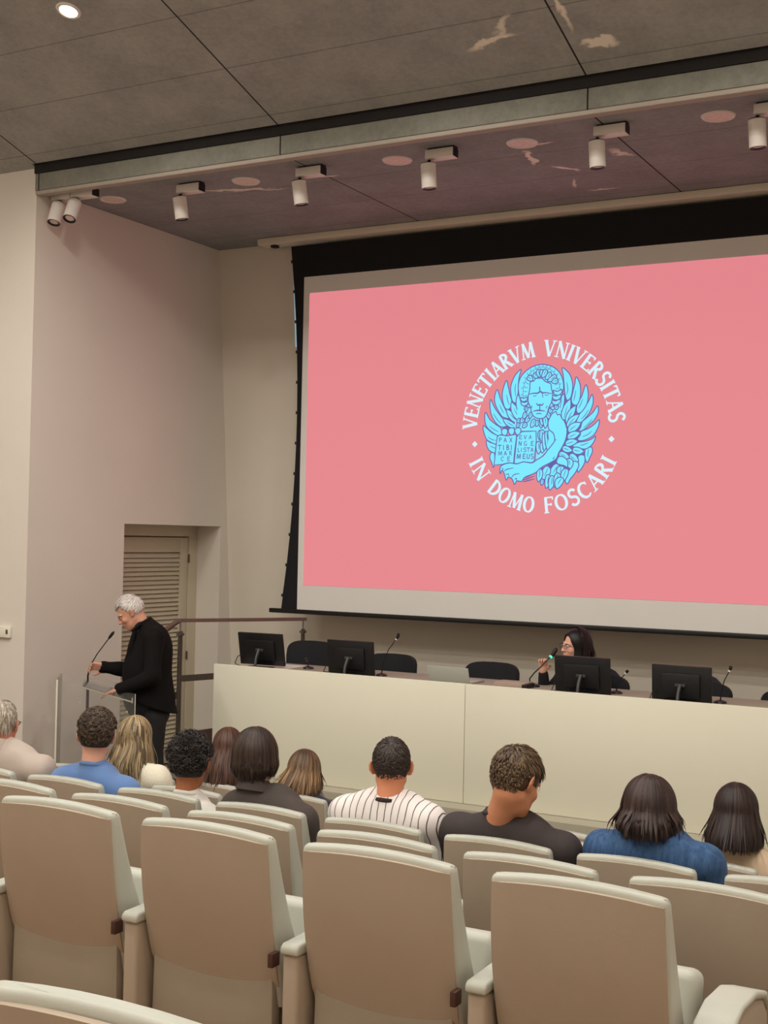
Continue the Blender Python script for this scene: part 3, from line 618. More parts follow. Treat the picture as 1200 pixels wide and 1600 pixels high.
# ---------------------------------------------------------------- auditorium seats
CH = .883
def rear_profile(z):
    """y of the shell's rear face over height: reclined and slightly bowed"""
    t = (CH-z)/.48
    return -.018*math.sin(PI*min(max(t, 0), 1)) + .085*t
def make_seat():
    t = thing('auditorium_seat', 'x', 'seat')
    # upholstered backrest: stack of sections from the lower edge to the rounded top edge
    W0 = .236
    def section(z, sh, y_r, y_f, hw, rc, sag=0):
        """rounded rectangle outline in x/y at height z; the top edge arches a little across the width"""
        pts = []
        n = 6
        for (sx, sy, a0) in ((1, 1, 0), (-1, 1, 90), (-1, -1, 180), (1, -1, 270)):
            cx = sx*(hw-rc); cy = (y_f-rc) if sy > 0 else (y_r+rc)
            for k in range(n+1):
                a = math.radians(a0 + 90*k/n)
                x = cx+rc*math.cos(a); y = cy+rc*math.sin(a)
                pts.append((x, y, z - sag*(x/hw)**2))
            if sx == 1 and sy == 1:
                pts += [(hw*f, y_f, z - sag*f*f) for f in (.6, .3, 0, -.3, -.6)]
            if sx == -1 and sy == -1:
                pts += [(hw*f, y_r, z - sag*f*f) for f in (-.6, -.3, 0, .3, .6)]
        return pts
    def loft(bm, secs):
        rings = [[bm.verts.new(p) for p in s] for s in secs]
        n = len(rings[0])
        for a, b_ in zip(rings[:-1], rings[1:]):
            for k in range(n): bm.faces.new((a[k], a[(k+1) % n], b_[(k+1) % n], b_[k]))
        bm.faces.new(rings[0][::-1]); bm.faces.new(rings[-1])
        bmesh.ops.recalc_face_normals(bm, faces=bm.faces)
    bm = B(); secs = []
    for z in (.37, .42, .5, .58, .66, .74, .80, .84, .866, .874, .880, .883):
        th = .062 + .088*min((CH-z)/.40, 1)
        e = 0 if z < .866 else (1-math.sqrt(max(0, 1-((z-.866)/.0172)**2)))*.016
        yr = rear_profile(z)+.016+e*.8; yf = rear_profile(z)+th-e*.8
        hw = W0 - .004 - e*.6 + .004*math.sin(PI*(CH-z)/.5)
        secs.append(section(z, 0, yr, yf, hw, min(.02, .02), .014*(1 if z > .7 else max(0, (z-.4)/.3))))
    loft(bm, secs)
    obj('backrest', bm, M['leather'], t, ang=50)
    # rear shell, a bowed panel with a curved lower edge
    bm = B(); nx, nz = 14, 16; gr = []
    for side in (0, 1):
        g_ = []
        for i in range(nx+1):
            u = -1+2*i/nx; col_ = []
            zlow = .375 + .055*abs(u)**2.6
            ztop = .866 - .014*u*u
            for j in range(nz+1):
                z = zlow + (ztop-zlow)*j/nz
                hw = W0 - .012 + .006*math.sin(PI*(CH-z)/.5)
                edge = max(abs(u)-.86, 0)/.14
                y = rear_profile(z) + .006 + .008*edge**2 + (.016 if side else 0) - .008*(1-u*u)
                if j == 0: y += .006
                col_.append(bm.verts.new((u*hw, y, z)))
            g_.append(col_)
        gr.append(g_)
    for s, g_ in enumerate(gr):
        for i in range(nx):
            for j in range(nz):
                q = (g_[i][j], g_[i+1][j], g_[i+1][j+1], g_[i][j+1]); bm.faces.new(q if s == 0 else q[::-1])
    rim = [(i, 0) for i in range(nx)] + [(nx, j) for j in range(nz)] + [(i, nz) for i in range(nx, 0, -1)] + [(0, j) for j in range(nz, 0, -1)]
    for k in range(len(rim)):
        a, b_ = rim[k], rim[(k+1) % len(rim)]
        bm.faces.new((gr[0][a[0]][a[1]], gr[1][a[0]][a[1]], gr[1][b_[0]][b_[1]], gr[0][b_[0]][b_[1]]))
    bmesh.ops.recalc_face_normals(bm, faces=bm.faces)
    obj('back_shell', bm, M['shell'], t, ang=50)
    # lower rear panel that tapers to the floor bracket
    bm = B()
    add_poly_prism(bm, [(-.215, .46), (-.218, .28), (-.20, .10), (.20, .10), (.218, .28), (.215, .46)], 'y', .075, .12, .01)
    obj('lower_panel', bm, M['shell2'], t)
    # tipped-up seat cushion
    bm = B()
    add_box(bm, -.235, .235, -.055, .055, -.20, .22, .03, 4, Matrix.Translation((0, .28, .405)) @ Matrix.Rotation(math.radians(-14), 4, 'X'))
    obj('seat', bm, M['leather'], t, ang=60)
    bm = B(); add_box(bm, .226, .243, .03, .07, .505, .545, .003); obj('bracket', bm, M['bracket'], t)
    bm = B(); add_box(bm, -.16, -.12, .10, .30, 0, .16, .006); add_box(bm, .12, .16, .10, .30, 0, .16, .006); obj('foot', bm, M['darksteel'], t)
    return t
def make_arm():
    """armrest pillar shared by two neighbouring seats: padded top, upholstered post"""
    t = thing('armrest', 'x', 'armrest')
    bm = B(); add_box(bm, -.010, .042, .03, .40, .0, .553, .012, 3); obj('post', bm, M['shell'], t)
    bm = B(); add_poly_prism(bm, [(.022, .553), (.022, .574), (.035, .583), (.36, .590), (.40, .58), (.41, .553)], 'x', -.014, .046, .008, 3); obj('arm_pad', bm, M['leather'], t, ang=50)
    return t
def make_end_arm():
    t = thing('end_armrest', 'pale rounded end armrest closing the nearest full row of seats', 'armrest')
    out = [(.02, 0), (.02, .46), (.05, .53), (.11, .585), (.2, .608), (.34, .60), (.45, .57), (.50, .52), (.50, 0)]
    bm = B(); add_poly_prism(bm, out, 'x', -.044, .044, .012, 3); obj('side_panel', bm, M['shell'], t, ang=50)
    bm = B(); add_poly_prism(bm, [(.0, .46), (.03, .545), (.10, .605), (.2, .628), (.35, .62), (.47, .585), (.53, .52), (.50, .525), (.45, .57), (.34, .60), (.2, .608), (.11, .585), (.05, .53), (.02, .46)], 'x', -.050, .050, .008, 2); obj('arm_pad', bm, M['leather'], t, ang=50)
    return t
seat0 = make_seat()
seat1 = copy_tree(seat0)          # the same seat with its cushion lowered, for the people
for ch in list(seat1.children):
    if ch.name.startswith('seat'):
        bpy.data.objects.remove(ch)
bm = B(); add_box(bm, -.235, .235, .11, .52, .37, .455, .03, 4); obj('seat', bm, M['leather'], seat1, ang=60)
arm0 = make_arm(); used = [False, False, False]
OCC = [('C', i) for i in range(-1, 6)]+[('D', 0), ('D', 6), ('E', 1), ('E', 2)]
SW = .4720/2
ROWS = {  # name: (x of the left corner of column 0, y, floor, columns, row phrase)
    'A': (-3.069, 3.045, .724, range(-3, 4), 'nearest full row'),
    'B': (-3.550, 3.902, .539, range(-4, 5), 'second row'),
    'C': (-4.606, 4.755, .371, range(-4, 8), 'third row'),
    'D': (-5.163, 5.70, .172, range(-4, 8), 'fourth row'),
    'E': (-5.62, 6.614, .0, range(-4, 9), 'front row'),
    'Z': (-1.39, 1.33, .934, range(-3, 2), 'row closest to the camera'),
}
SEATDESC = {
 'A': {0: 'grey seat seen whole from behind at the left edge of the nearest full row', 1: 'grey seat of the nearest full row below the curly-haired young man', 2: 'grey seat of the nearest full row below the man in the pinstriped shirt', 3: 'grey seat at the aisle end of the nearest full row, beside the rounded end armrest'},
 'B': {-1: 'grey seat of the second row, mostly hidden, at the left edge', 0: 'grey seat of the second row just behind the man in the blue T-shirt', 1: 'grey seat of the second row just behind the curly-haired man', 2: 'grey seat of the second row, behind the pinstriped shirt', 3: 'grey seat of the second row, behind the man in the black T-shirt', 4: 'grey seat at the right edge of the second row, behind the denim jacket'},
 'C': {-1: 'grey seat of the third row with the older man in the grey shirt', 0: 'grey seat of the third row with the man in the blue T-shirt', 1: 'grey seat of the third row with the curly-haired young man in white', 2: 'grey seat of the third row with the man in the dark collared shirt', 3: 'grey seat of the third row with the man in the pinstriped shirt', 4: 'grey seat of the third row with the young man in the black T-shirt', 5: 'grey seat of the third row with the woman in the denim jacket', 6: 'grey seat of the third row right of the woman in the denim jacket'},
 'D': {-1: 'grey seat of the fourth row in front of the older man in the grey shirt', 0: 'grey seat of the fourth row with the blonde woman in white', 1: 'grey seat of the fourth row whose corner shows right of the curly-haired man', 2: 'grey seat of the fourth row in front of the man in the dark collared shirt', 3: 'grey seat of the fourth row in front of the man in the pinstriped shirt', 4: 'grey seat of the fourth row between the pinstriped shirt and the black T-shirt', 5: 'grey seat of the fourth row between the black T-shirt and the denim jacket', 6: 'grey seat of the fourth row with the woman in the beige top'},
 'E': {-1: 'grey front-row seat seen between the grey shirt and the blue T-shirt', 0: 'grey front-row seat beyond the blonde woman in white', 1: 'grey front-row seat with the long brown-haired woman', 2: 'grey front-row seat with the woman in the dark leather jacket', 3: 'grey front-row seat just right of the dark leather jacket', 4: 'grey front-row seat seen just right of the pinstriped shoulder', 5: 'grey front-row seat seen just right of the black T-shirt shoulder', 6: 'grey front-row seat beyond the woman in the denim jacket'},
 'Z': {0: 'grey seat top cut off by the lower left corner, closest to the camera'},
}
GR = {'A': 'grey auditorium seats of the nearest full row', 'B': 'grey auditorium seats of the second row', 'C': 'grey auditorium seats of the third row', 'D': 'grey auditorium seats of the fourth row', 'E': 'grey auditorium seats of the front row', 'Z': 'grey auditorium seats of the row closest to the camera'}
VIS = {'A': (-0, 3), 'B': (-1, 4), 'C': (-1, 6), 'D': (-1, 6), 'E': (-1, 6), 'Z': (0, 0)}
for rn, (x0, y, fz, cols, ph) in ROWS.items():
    lo, hi = VIS[rn]
    for i in range(lo, hi+1):
        occ = (rn, i) in OCC
        s = (seat1 if not used[2] else copy_tree(seat1)) if occ else (seat0 if not used[0] else copy_tree(seat0))
        used[2 if occ else 0] = True
        s.location = (x0+.57*i+SW, y, fz)
        s['label'] = SEATDESC[rn].get(i, 'grey auditorium seat of the ' + ph); s['group'] = GR[rn]; s['category'] = 'seat'
    if rn == 'Z': continue
    for i in range(lo, hi + (0 if rn == 'A' else 1)):
        a = arm0 if not used[1] else copy_tree(arm0); used[1] = True
        a.location = (x0+.57*(i+1)-.049, y, fz)
        who = {'A': ['pale armrest post at the right of the leftmost near seat', 'pale armrest post between the second and third near seats', 'pale armrest post left of the aisle-end near seat']}
        near = {'B': {-1: 'left of the blue T-shirt man', 0: 'left of the curly-haired man', 1: 'left of the pinstriped man', 2: 'left of the black T-shirt man', 3: 'left of the denim jacket', 4: 'at the right edge'},
                'C': {-1: 'between the old man and the blue T-shirt', 0: 'between the blue T-shirt and the curly hair', 1: 'between the curly hair and the charcoal shirt', 2: 'between the charcoal shirt and the pinstripes', 3: 'between the pinstripes and the black T-shirt', 4: 'between the black T-shirt and the denim', 5: 'right of the denim jacket', 6: 'at the right edge'},
                'D': {-1: 'left of the blonde woman', 0: 'right of the blonde woman', 1: 'beyond the curly hair', 2: 'beyond the charcoal shirt', 3: 'beyond the pinstripes', 4: 'beyond the black T-shirt', 5: 'left of the beige blouse', 6: 'right of the beige blouse'},
                'E': {-1: 'at the far left', 0: 'left of the chestnut-haired woman', 1: 'between the two seated women', 2: 'right of the leather jacket', 3: 'beyond the pinstripes', 4: 'beyond the black T-shirt', 5: 'beyond the denim jacket', 6: 'beyond the beige blouse'}}
        a['label'] = who['A'][i] if rn == 'A' else 'pale armrest of the ' + ph + ' ' + near[rn][i]
        a['group'] = 'armrests of the ' + ph; a['category'] = 'armrest'
a = copy_tree(arm0); a.location = (-3.069-.049, 3.045, .724); a['label'] = 'pale armrest post at the far left edge of the nearest full row'; a['group'] = 'armrests of the nearest full row'
ea = make_end_arm(); ea.location = (-3.069+.57*3+.472+.085, 3.06, .684)
# ---------------------------------------------------------------- sculpting: signed distance fields -> one continuous surface
class Field:
    def __init__(s, lo, hi, h):
        s.lo = np.array(lo, float); s.h = h
        s.n = np.ceil((np.array(hi, float)-s.lo)/h).astype(int)+1
        s.F = np.full(s.n, 1.0, np.float32)
    def sub(s, a, b):
        i0 = np.maximum(np.floor((a-s.lo)/s.h).astype(int), 0); i1 = np.minimum(np.ceil((b-s.lo)/s.h).astype(int)+1, s.n)
        if (i1 <= i0).any(): return None
        ax = [(s.lo[k]+np.arange(i0[k], i1[k])*s.h).astype(np.float32) for k in range(3)]
        X, Y, Z = ax[0][:, None, None], ax[1][None, :, None], ax[2][None, None, :]
        return tuple(slice(i0[k], i1[k]) for k in range(3)), X, Y, Z
    def union(s, sl, d, k):
        A = s.F[sl]
        if k <= 0: s.F[sl] = np.minimum(A, d); return
        hh = np.clip(.5+.5*(A-d)/k, 0, 1); s.F[sl] = A*(1-hh)+d*hh - k*hh*(1-hh)
    def cut(s, sl, d, k):
        A = s.F[sl]; k = max(k, 1e-5)
        hh = np.clip(.5-.5*(A+d)/k, 0, 1); s.F[sl] = A*(1-hh)-d*hh + k*hh*(1-hh)
    def cap(s, p0, p1, r0, r1=None, k=.02, op='u'):
        p0 = np.array(p0, float); p1 = np.array(p1, float); r1 = r0 if r1 is None else r1
        m = max(r0, r1)+k+3*s.h
        q = s.sub(np.minimum(p0, p1)-m, np.maximum(p0, p1)+m)
        if q is None: return
        sl, X, Y, Z = q; d = p1-p0; L = max(float(d@d), 1e-12)
        t = np.clip(((X-p0[0])*d[0]+(Y-p0[1])*d[1]+(Z-p0[2])*d[2])/L, 0, 1)
        D = np.sqrt((X-p0[0]-t*d[0])**2+(Y-p0[1]-t*d[1])**2+(Z-p0[2]-t*d[2])**2) - (r0+(r1-r0)*t)
        (s.union if op == 'u' else s.cut)(sl, D.astype(np.float32), k)
    def ell(s, c, r, R=None, k=.02, op='u'):
        c = np.array(c, float); r = np.array(r, float); R = np.eye(3) if R is None else R
        m = r.max()+k+3*s.h
        q = s.sub(c-m, c+m)
        if q is None: return
        sl, X, Y, Z = q; x, y, z = X-c[0], Y-c[1], Z-c[2]
        l = [R[0, j]*x+R[1, j]*y+R[2, j]*z for j in range(3)]
        k0 = np.sqrt((l[0]/r[0])**2+(l[1]/r[1])**2+(l[2]/r[2])**2); k1 = np.sqrt((l[0]/r[0]**2)**2+(l[1]/r[1]**2)**2+(l[2]/r[2]**2)**2)
        D = k0*(k0-1)/np.maximum(k1, 1e-6)
        (s.union if op == 'u' else s.cut)(sl, D.astype(np.float32), k)
    def plane(s, p, n, k=.004):
        """remove everything on the side the normal points to"""
        n = np.array(n, float); n /= np.linalg.norm(n); p = np.array(p, float)
        sl, X, Y, Z = s.sub(s.lo-1, s.lo+s.n*s.h+1)
        D = -((X-p[0])*n[0]+(Y-p[1])*n[1]+(Z-p[2])*n[2])
        s.cut(sl, D.astype(np.float32)+0*s.F, k)
    def wrinkle(s, amp, freq=30, seed=0, stretch=(1, 1, 1), n=5):
        g = np.random.default_rng(seed)
        sl, X, Y, Z = s.sub(s.lo-1, s.lo+s.n*s.h+1); acc = 0
        for i in range(n):
            d = g.normal(size=3)*np.array(stretch); d /= np.linalg.norm(d); w = freq*(.6+.9*g.random())
            d2 = g.normal(size=3); d2 /= np.linalg.norm(d2)
            acc = acc + np.sin(w*(X*d[0]+Y*d[1]+Z*d[2]) + 2.2*np.sin(.35*w*(X*d2[0]+Y*d2[1]+Z*d2[2])+i) + g.random()*6)
        s.F += (amp*acc/math.sqrt(n)).astype(np.float32)
    def mesh(s, name):
        F = s.F; S = F < 0
        nx, ny, nz = F.shape
        cnt = np.zeros((nx-1, ny-1, nz-1), np.int8)
        for a in (0, 1):
            for b in (0, 1):
                for c in (0, 1): cnt += S[a:nx-1+a, b:ny-1+b, c:nz-1+c]
        act = (cnt > 0) & (cnt < 8); idx = np.argwhere(act); N = len(idx)
        vid = np.full(act.shape, -1, np.int64); vid[act] = np.arange(N)
        acc = np.zeros((N, 3)); w = np.zeros(N)
        cor = [(a, b, c) for a in (0, 1) for b in (0, 1) for c in (0, 1)]
        for p in cor:
            for ax in range(3):
                if p[ax]: continue
                q = list(p); q[ax] = 1
                fp = F[idx[:, 0]+p[0], idx[:, 1]+p[1], idx[:, 2]+p[2]]; fq = F[idx[:, 0]+q[0], idx[:, 1]+q[1], idx[:, 2]+q[2]]
                m = (fp < 0) != (fq < 0); t = fp[m]/(fp[m]-fq[m])
                pos = np.tile(np.array(p, float), (m.sum(), 1)); pos[:, ax] = t
                acc[m] += pos; w[m] += 1
        V = s.lo + (idx + acc/w[:, None])*s.h
        Q = []
        for ax in range(3):
            o1, o2 = [(1, 2), (2, 0), (0, 1)][ax]
            A = np.take(S, range(0, S.shape[ax]-1), ax); Bb = np.take(S, range(1, S.shape[ax]), ax)
            e = np.argwhere(A != Bb)
            if not len(e): continue
            ok = (e[:, o1] > 0) & (e[:, o2] > 0) & (e[:, o1] < S.shape[o1]-1) & (e[:, o2] < S.shape[o2]-1); e = e[ok]
            flip = A[e[:, 0], e[:, 1], e[:, 2]]
            def g(d1, d2):
                c = e.copy(); c[:, o1] -= d1; c[:, o2] -= d2; return vid[c[:, 0], c[:, 1], c[:, 2]]
            q = np.stack([g(1, 1), g(0, 1), g(0, 0), g(1, 0)], 1)
            q[~flip] = q[~flip][:, ::-1]; Q.append(q)
        Q = np.concatenate(Q)
        return np_mesh(name, V, Q)
def np_mesh(name, V, Q):
    me = bpy.data.meshes.new(name); k = Q.shape[1]
    me.vertices.add(len(V)); me.vertices.foreach_set('co', np.asarray(V, np.float32).ravel())
    me.loops.add(Q.size); me.loops.foreach_set('vertex_index', Q.astype(np.int32).ravel())
    me.polygons.add(len(Q)); me.polygons.foreach_set('loop_start', np.arange(0, Q.size, k, dtype=np.int32))
    try: me.polygons.foreach_set('loop_total', np.full(len(Q), k, np.int32))
    except Exception: pass
    me.update(calc_edges=True); me.validate(); return me

def rot(rz=0, pitch=0, roll=0):
    """head turned by rz (from +Y towards -X), then nodded down by pitch, tipped sideways by roll; degrees"""
    a, b, c = map(math.radians, (rz, pitch, roll))
    Rz = np.array([[math.cos(a), -math.sin(a), 0], [math.sin(a), math.cos(a), 0], [0, 0, 1]])
    Rx = np.array([[1, 0, 0], [0, math.cos(b), math.sin(b)], [0, -math.sin(b), math.cos(b)]])
    Ry = np.array([[math.cos(c), 0, math.sin(c)], [0, 1, 0], [-math.sin(c), 0, math.cos(c)]])
    return Rz@Rx@Ry

def sculpt_head(F, c, R, sc=1.0, male=True, k=.012):
    T = lambda p: np.array(c)+R@(np.array(p, float)*sc)
    E = lambda p, r, kk=k, op='u', Rl=np.eye(3): F.ell(T(p), np.array(r)*sc, R@Rl, kk, op)
    K = lambda p, q, r0, r1, kk=k, op='u': F.cap(T(p), T(q), r0*sc, r1*sc, kk, op)
    E((0, -.014, .034), (.075, .094, .094)); E((0, .030, -.030), (.060, .062, .080), .03)
    jw = .047 if male else .042
    E((0, .035, -.072), (jw, .050, .036), .025); E((0, .070, -.094), (.020, .016, .016), .02)
    for s in (-1, 1):
        K((s*.05, .0, -.05), (s*.022, .06, -.095), .016, .013, .02)
        E((s*.040, .062, -.022), (.020, .020, .018), .018)
        E((s*.031, .100, .010), (.016, .014, .011), .012, 'c')
        K((s*.012, .087, .026), (s*.048, .074, .026), .008, .007, .01)
        E((s*.013, .098, -.026), (.008, .011, .008), .006)
        # ear
        Re = rot(0, 0, s*8)@np.array([[math.cos(s*.55), -math.sin(s*.55), 0], [math.sin(s*.55), math.cos(s*.55), 0], [0, 0, 1]])
        E((s*.086, -.010, .004), (.0065, .020, .032), .006, 'u', Re); E((s*.094, -.004, .008), (.005, .010, .017), .005, 'c', Re)
        E((s*.078, -.002, -.018), (.007, .012, .014), .006)
    K((0, .088, .024), (0, .108, -.022), .0075, .0105, .010); E((0, .112, -.026), (.0095, .009, .008), .006)
    K((-.018, .086, -.052), (.018, .086, -.052), .0055, .0055, .006); E((0, .094, -.051), (.016, .007, .005), .005); E((0, .092, -.062), (.016, .008, .006), .005)
    K((-.02, .104, -.0565), (.02, .104, -.0565), .0022, .0022, .003, 'c')
def face_bits(parent, c, R, sc=1.0, iris=(70, 50, 36), brow=None, open_=True, eyes=True):
    T = lambda p: Vector(tuple(np.array(c)+R@(np.array(p, float)*sc)))
    for s in (-1, 1):
        if not eyes:
            bm = B(); add_tube(bm, [T((s*.020, .088, .004)), T((s*.032, .0895, .001)), T((s*.044, .083, .004))], [.001, .002, .001], 6); obj('eyelashes', bm, brow or M['brow'], parent)
        bm = B(); bmesh.ops.create_uvsphere(bm, u_segments=16, v_segments=10, radius=.0115*sc if eyes else .006)
        bmesh.ops.translate(bm, verts=bm.verts, vec=T((s*.031, .083, .009))); obj('eye', bm, M['eyewhite'], parent)
        bm = B(); bmesh.ops.create_uvsphere(bm, u_segments=12, v_segments=8, radius=.0058*sc)
        bmesh.ops.translate(bm, verts=bm.verts, vec=T((s*.031, .0895, .009))); obj('iris', bm, mat('iris', iris, .3), parent)
        bm = B(); add_tube(bm, [T((s*.014, .094, .026)), T((s*.03, .094, .030)), T((s*.047, .080, .026))], [.002, .0032, .0015], 6)
        obj('eyebrow', bm, brow or M['brow'], parent)
    bm = B(); add_tube(bm, [T((-.022, .087, -.056)), T((0, .0975, -.0555)), T((.022, .087, -.056))], [.0015, .0042, .0015], 8)
    obj('lips', bm, M['lips'], parent)
def hand(F, wrist, d, up, side, curl=.5, sc=1.0, k=.006, spread=.15):
    """palm and five fingers; d = direction of the palm, up = back of the hand, side = +1 if the thumb lies towards cross(d, up)"""
    d = np.array(d, float); d /= np.linalg.norm(d); up = np.array(up, float); up -= d*(up@d); up /= np.linalg.norm(up)
    s = np.cross(d, up)*side; w = np.array(wrist, float)
    F.cap(w-d*.03*sc, w+d*.012*sc, .026*sc, .024*sc, .012)
    for o in (-.027, -.009, .009, .027):
        F.cap(w+d*.012*sc+s*o*.7*sc, w+d*.078*sc+s*o*sc, .0135*sc, .0115*sc, .010)
    for o, L, r in ((-.029, .062, .0075), (-.010, .076, .0083), (.010, .082, .0086), (.029, .074, .0083)):
        p = w+d*.082*sc+s*o*sc; dd = d + s*o*spread*8; dd /= np.linalg.norm(dd); a = .25*curl
        for j, f in enumerate((.44, .31, .25)):
            a += curl*(.55 if j else .3)
            v = dd*math.cos(a)-up*math.sin(a); q = p+v*L*f*sc
            F.cap(p, q, r*sc*(1-.08*j), r*sc*(1-.08*(j+1)), .003); p = q
    p = w+d*.02*sc+s*.024*sc; v = d*.62+s*.75-up*.25; v /= np.linalg.norm(v); q = p+v*.042*sc
    F.cap(p, q, .0125*sc, .0105*sc, .008)
    v = d*.9+s*(.35-.3*curl)-up*(.2+.6*curl); v /= np.linalg.norm(v); q2 = q+v*.030*sc; F.cap(q, q2, .0098*sc, .009*sc, .004)
    v = d*.95+s*(.1-.4*curl)-up*(.3+.7*curl); v /= np.linalg.norm(v); F.cap(q2, q2+v*.024*sc, .009*sc, .0075*sc, .004)

# ---------------------------------------------------------------- hair: a dense cap and several hundred combed locks
def hairmat(name, rough=.45):
    m = mat(name, (60, 45, 35), rough, spec=.4); nt, b = nodes_of(m)
    a = nt.nodes.new('ShaderNodeAttribute'); a.attribute_name = 'lock'
    nt.links.new(a.outputs['Color'], b.inputs['Base Color']); return m
M['hair'] = hairmat('hair_locks'); 
M['eyewhite'] = mat('eye_white', (225, 220, 212), .3); M['brow'] = mat('eyebrow_hair', (50, 36, 28), .7); M['lips'] = mat('lips', (176, 96, 88), .45)
M['black_frame'] = mat('glasses_frame', (24, 20, 20), .3)
def hair(parent, c, R, sc, cols, n, length, lift=.010, gravity=.5, wave=0, curl=0, thick=.0022, seed=1, steps=10, nape=-.45, front=.30, hairline=.42, whorl=(0, -.06, .10), cap_col=None, part=None, spread=0, body=(), fringe=0, frizz=.07, name='hair', jitter=.15, inward=0, recede=0.0, topcols=None, base=.006, sidecut=.0):
    """cols: list of sRGB colours mixed over the locks; body: capsules (p0, p1, r) the long hair lies on"""
    g = np.random.default_rng(seed); c = np.array(c, float)
    rad = np.array((.075, .094, .094))+base*.6; cc = np.array((0, -.014, .034))
    P = []
    while len(P) < n:
        d = g.normal(size=3); d /= np.linalg.norm(d)
        x, y, z = d
        if y > .12 and z < hairline+.25*abs(x)-.15*(1-y): continue                      # face
        if y > -.30 and z < -.12+sidecut and abs(x) > .4: continue                       # in front of and around the ears
        if z < nape: continue
        P.append(d)
    D = np.array(P); p = cc + D*rad; N = n
    L = length(D, g) if callable(length) else np.full(N, length)
    L = L*(1+jitter*(g.random(N)-.5)*2)
    layer = g.random(N); off = base*layer
    wh = np.array(whorl, float)
    pts = [p.copy()]; ph = g.random(N)*6.28; ds = L/steps
    bl = [(R.T@(np.array(a)-c)/sc, R.T@(np.array(b)-c)/sc, r/sc) for a, b, r in body]
    gdir = R.T@np.array((0, 0, -1.0)); pv = None
    rj = g.normal(size=(N, 3))*frizz
    for s in range(steps):
        t = (s+1)/steps
        nrm = (p-cc)/rad**2; nrm /= np.linalg.norm(nrm, axis=1)[:, None]
        if part is not None and True:
            sgn = np.where(D[:, 0] > part, 1.0, -1.0)[:, None]
            flow = np.stack([sgn[:, 0]*1.0, -.25+0*p[:, 1], -.3+0*p[:, 2]], 1)
            away = p-wh; away[:, 0] *= 1.0; wgt = np.clip((-D[:, 1]+.1)*1.6, 0, 1)[:, None]; flow = flow*(1-wgt)+away/np.linalg.norm(away, axis=1)[:, None]*wgt
        else: flow = p-wh
        flow = flow-nrm*(flow*nrm).sum(1)[:, None]; flow /= np.linalg.norm(flow, axis=1)[:, None]+1e-9
        el = (((p-cc)/rad)**2).sum(1)**.5
        gw = np.clip(gravity*(.25+t) + (p[:, 2] < -.02)*.6, 0, 1)[:, None]*(gravity > 0)
        v = flow*(1-gw)+gdir*gw + nrm*(lift*8*(1-t))*(1 if gravity < .4 else .5) + rj*(.6 if curl else 1)
        if spread: v[:, 0] += spread*np.sign(p[:, 0])*t
        if inward: v[:, 0] -= inward*np.sign(p[:, 0])*(t > .75); 
        if inward: v[:, 1] += inward*(p[:, 1] < 0)*(t > .75)
        if curl:
            a = ph+s*2.3; tv = np.cross(nrm, flow); v = v*.55 + tv*np.sin(a)[:, None]*curl + nrm*np.cos(a)[:, None]*curl
        v /= np.linalg.norm(v, axis=1)[:, None]+1e-9
        if pv is not None: v = v*.6+pv*.4; v /= np.linalg.norm(v, axis=1)[:, None]+1e-9
        pv = v; p = p+v*ds[:, None]
        if wave: p = p+ (np.cross(nrm, gdir)*(np.sin(ph*.15+t*L*46)*wave*t)[:, None])
        # stay outside the skull
        q = (p-cc)/rad; e = np.sqrt((q**2).sum(1)); tgt = 1+off/.085; m = e < tgt
        p[m] = cc+q[m]*(rad*(tgt[m]/e[m])[:, None])
        for a, b, r in bl:
            dd = b-a; tt = np.clip(((p-a)@dd)/max(dd@dd, 1e-9), 0, 1); cl = a+tt[:, None]*dd; w_ = p-cl; dist = np.linalg.norm(w_, axis=1); rr = r+off+.003; m = dist < rr
            p[m] = cl[m]+w_[m]/dist[m][:, None]*rr[m][:, None]
        pts.append(p.copy())
    A = np.stack(pts, 1)                                  # N, S, 3
    W_ = c + (A*sc)@R.T
    S = steps+1; tang = np.gradient(W_, axis=1); tang /= np.linalg.norm(tang, axis=2)[..., None]+1e-9
    ref = W_-(c+R@(cc*sc)); u = np.cross(tang, ref); u /= np.linalg.norm(u, axis=2)[..., None]+1e-9; v = np.cross(tang, u)
    rr = thick*(.7+.6*g.random(N))[:, None]*np.interp(np.linspace(0, 1, S), [0, .15, .7, 1], [.9, 1, .85, .15])[None]
    ks = 4
    ring = np.stack([W_ + (u*math.cos(2*PI*k/ks)*1.5+v*math.sin(2*PI*k/ks)*.7)*rr[..., None] for k in range(ks)], 2)   # N,S,ks,3
    V = ring.reshape(-1, 3); base_i = (np.arange(N)[:, None]*S+np.arange(S-1)[None])*ks
    Q = np.concatenate([np.stack([base_i+k, base_i+(k+1) % ks, base_i+ks+(k+1) % ks, base_i+ks+k], -1).reshape(-1, 4) for k in range(ks)])
    me = np_mesh(name, V, Q)
    cl = np.array([lin(x) for x in cols]); ci = g.integers(0, len(cols), N)
    col = cl[ci]*(0.8+.4*g.random(N))[:, None]
    if callable(topcols): col = topcols(D, W_, col, g)
    cv = np.ones((len(V), 4), np.float32)
    if col.ndim == 2: cv[:, :3] = np.repeat(col, S*ks, 0)
    else: cv[:, :3] = np.repeat(col.reshape(-1, 3), ks, 0)
    at = me.color_attributes.new('lock', 'FLOAT_COLOR', 'POINT'); at.data.foreach_set('color', cv.ravel())
    o = obj(name, me, M['hair'], parent, ang=80)
    # cap under the locks
    h = .005; F = Field(c-.17*sc, c+.17*sc, h); T = lambda q: c+R@(np.array(q, float)*sc)
    F.ell(T(cc), rad*sc*1.0+.001, R, 0)
    F.ell(T((0, .105-recede*.3, -.035+recede)), np.array((.088, .075, .105))*sc, R, .008, 'c')
    for s_ in (-1, 1): F.ell(T((s_*.085, .035, -.045+recede)), np.array((.035, .060, .060))*sc, R, .008, 'c')
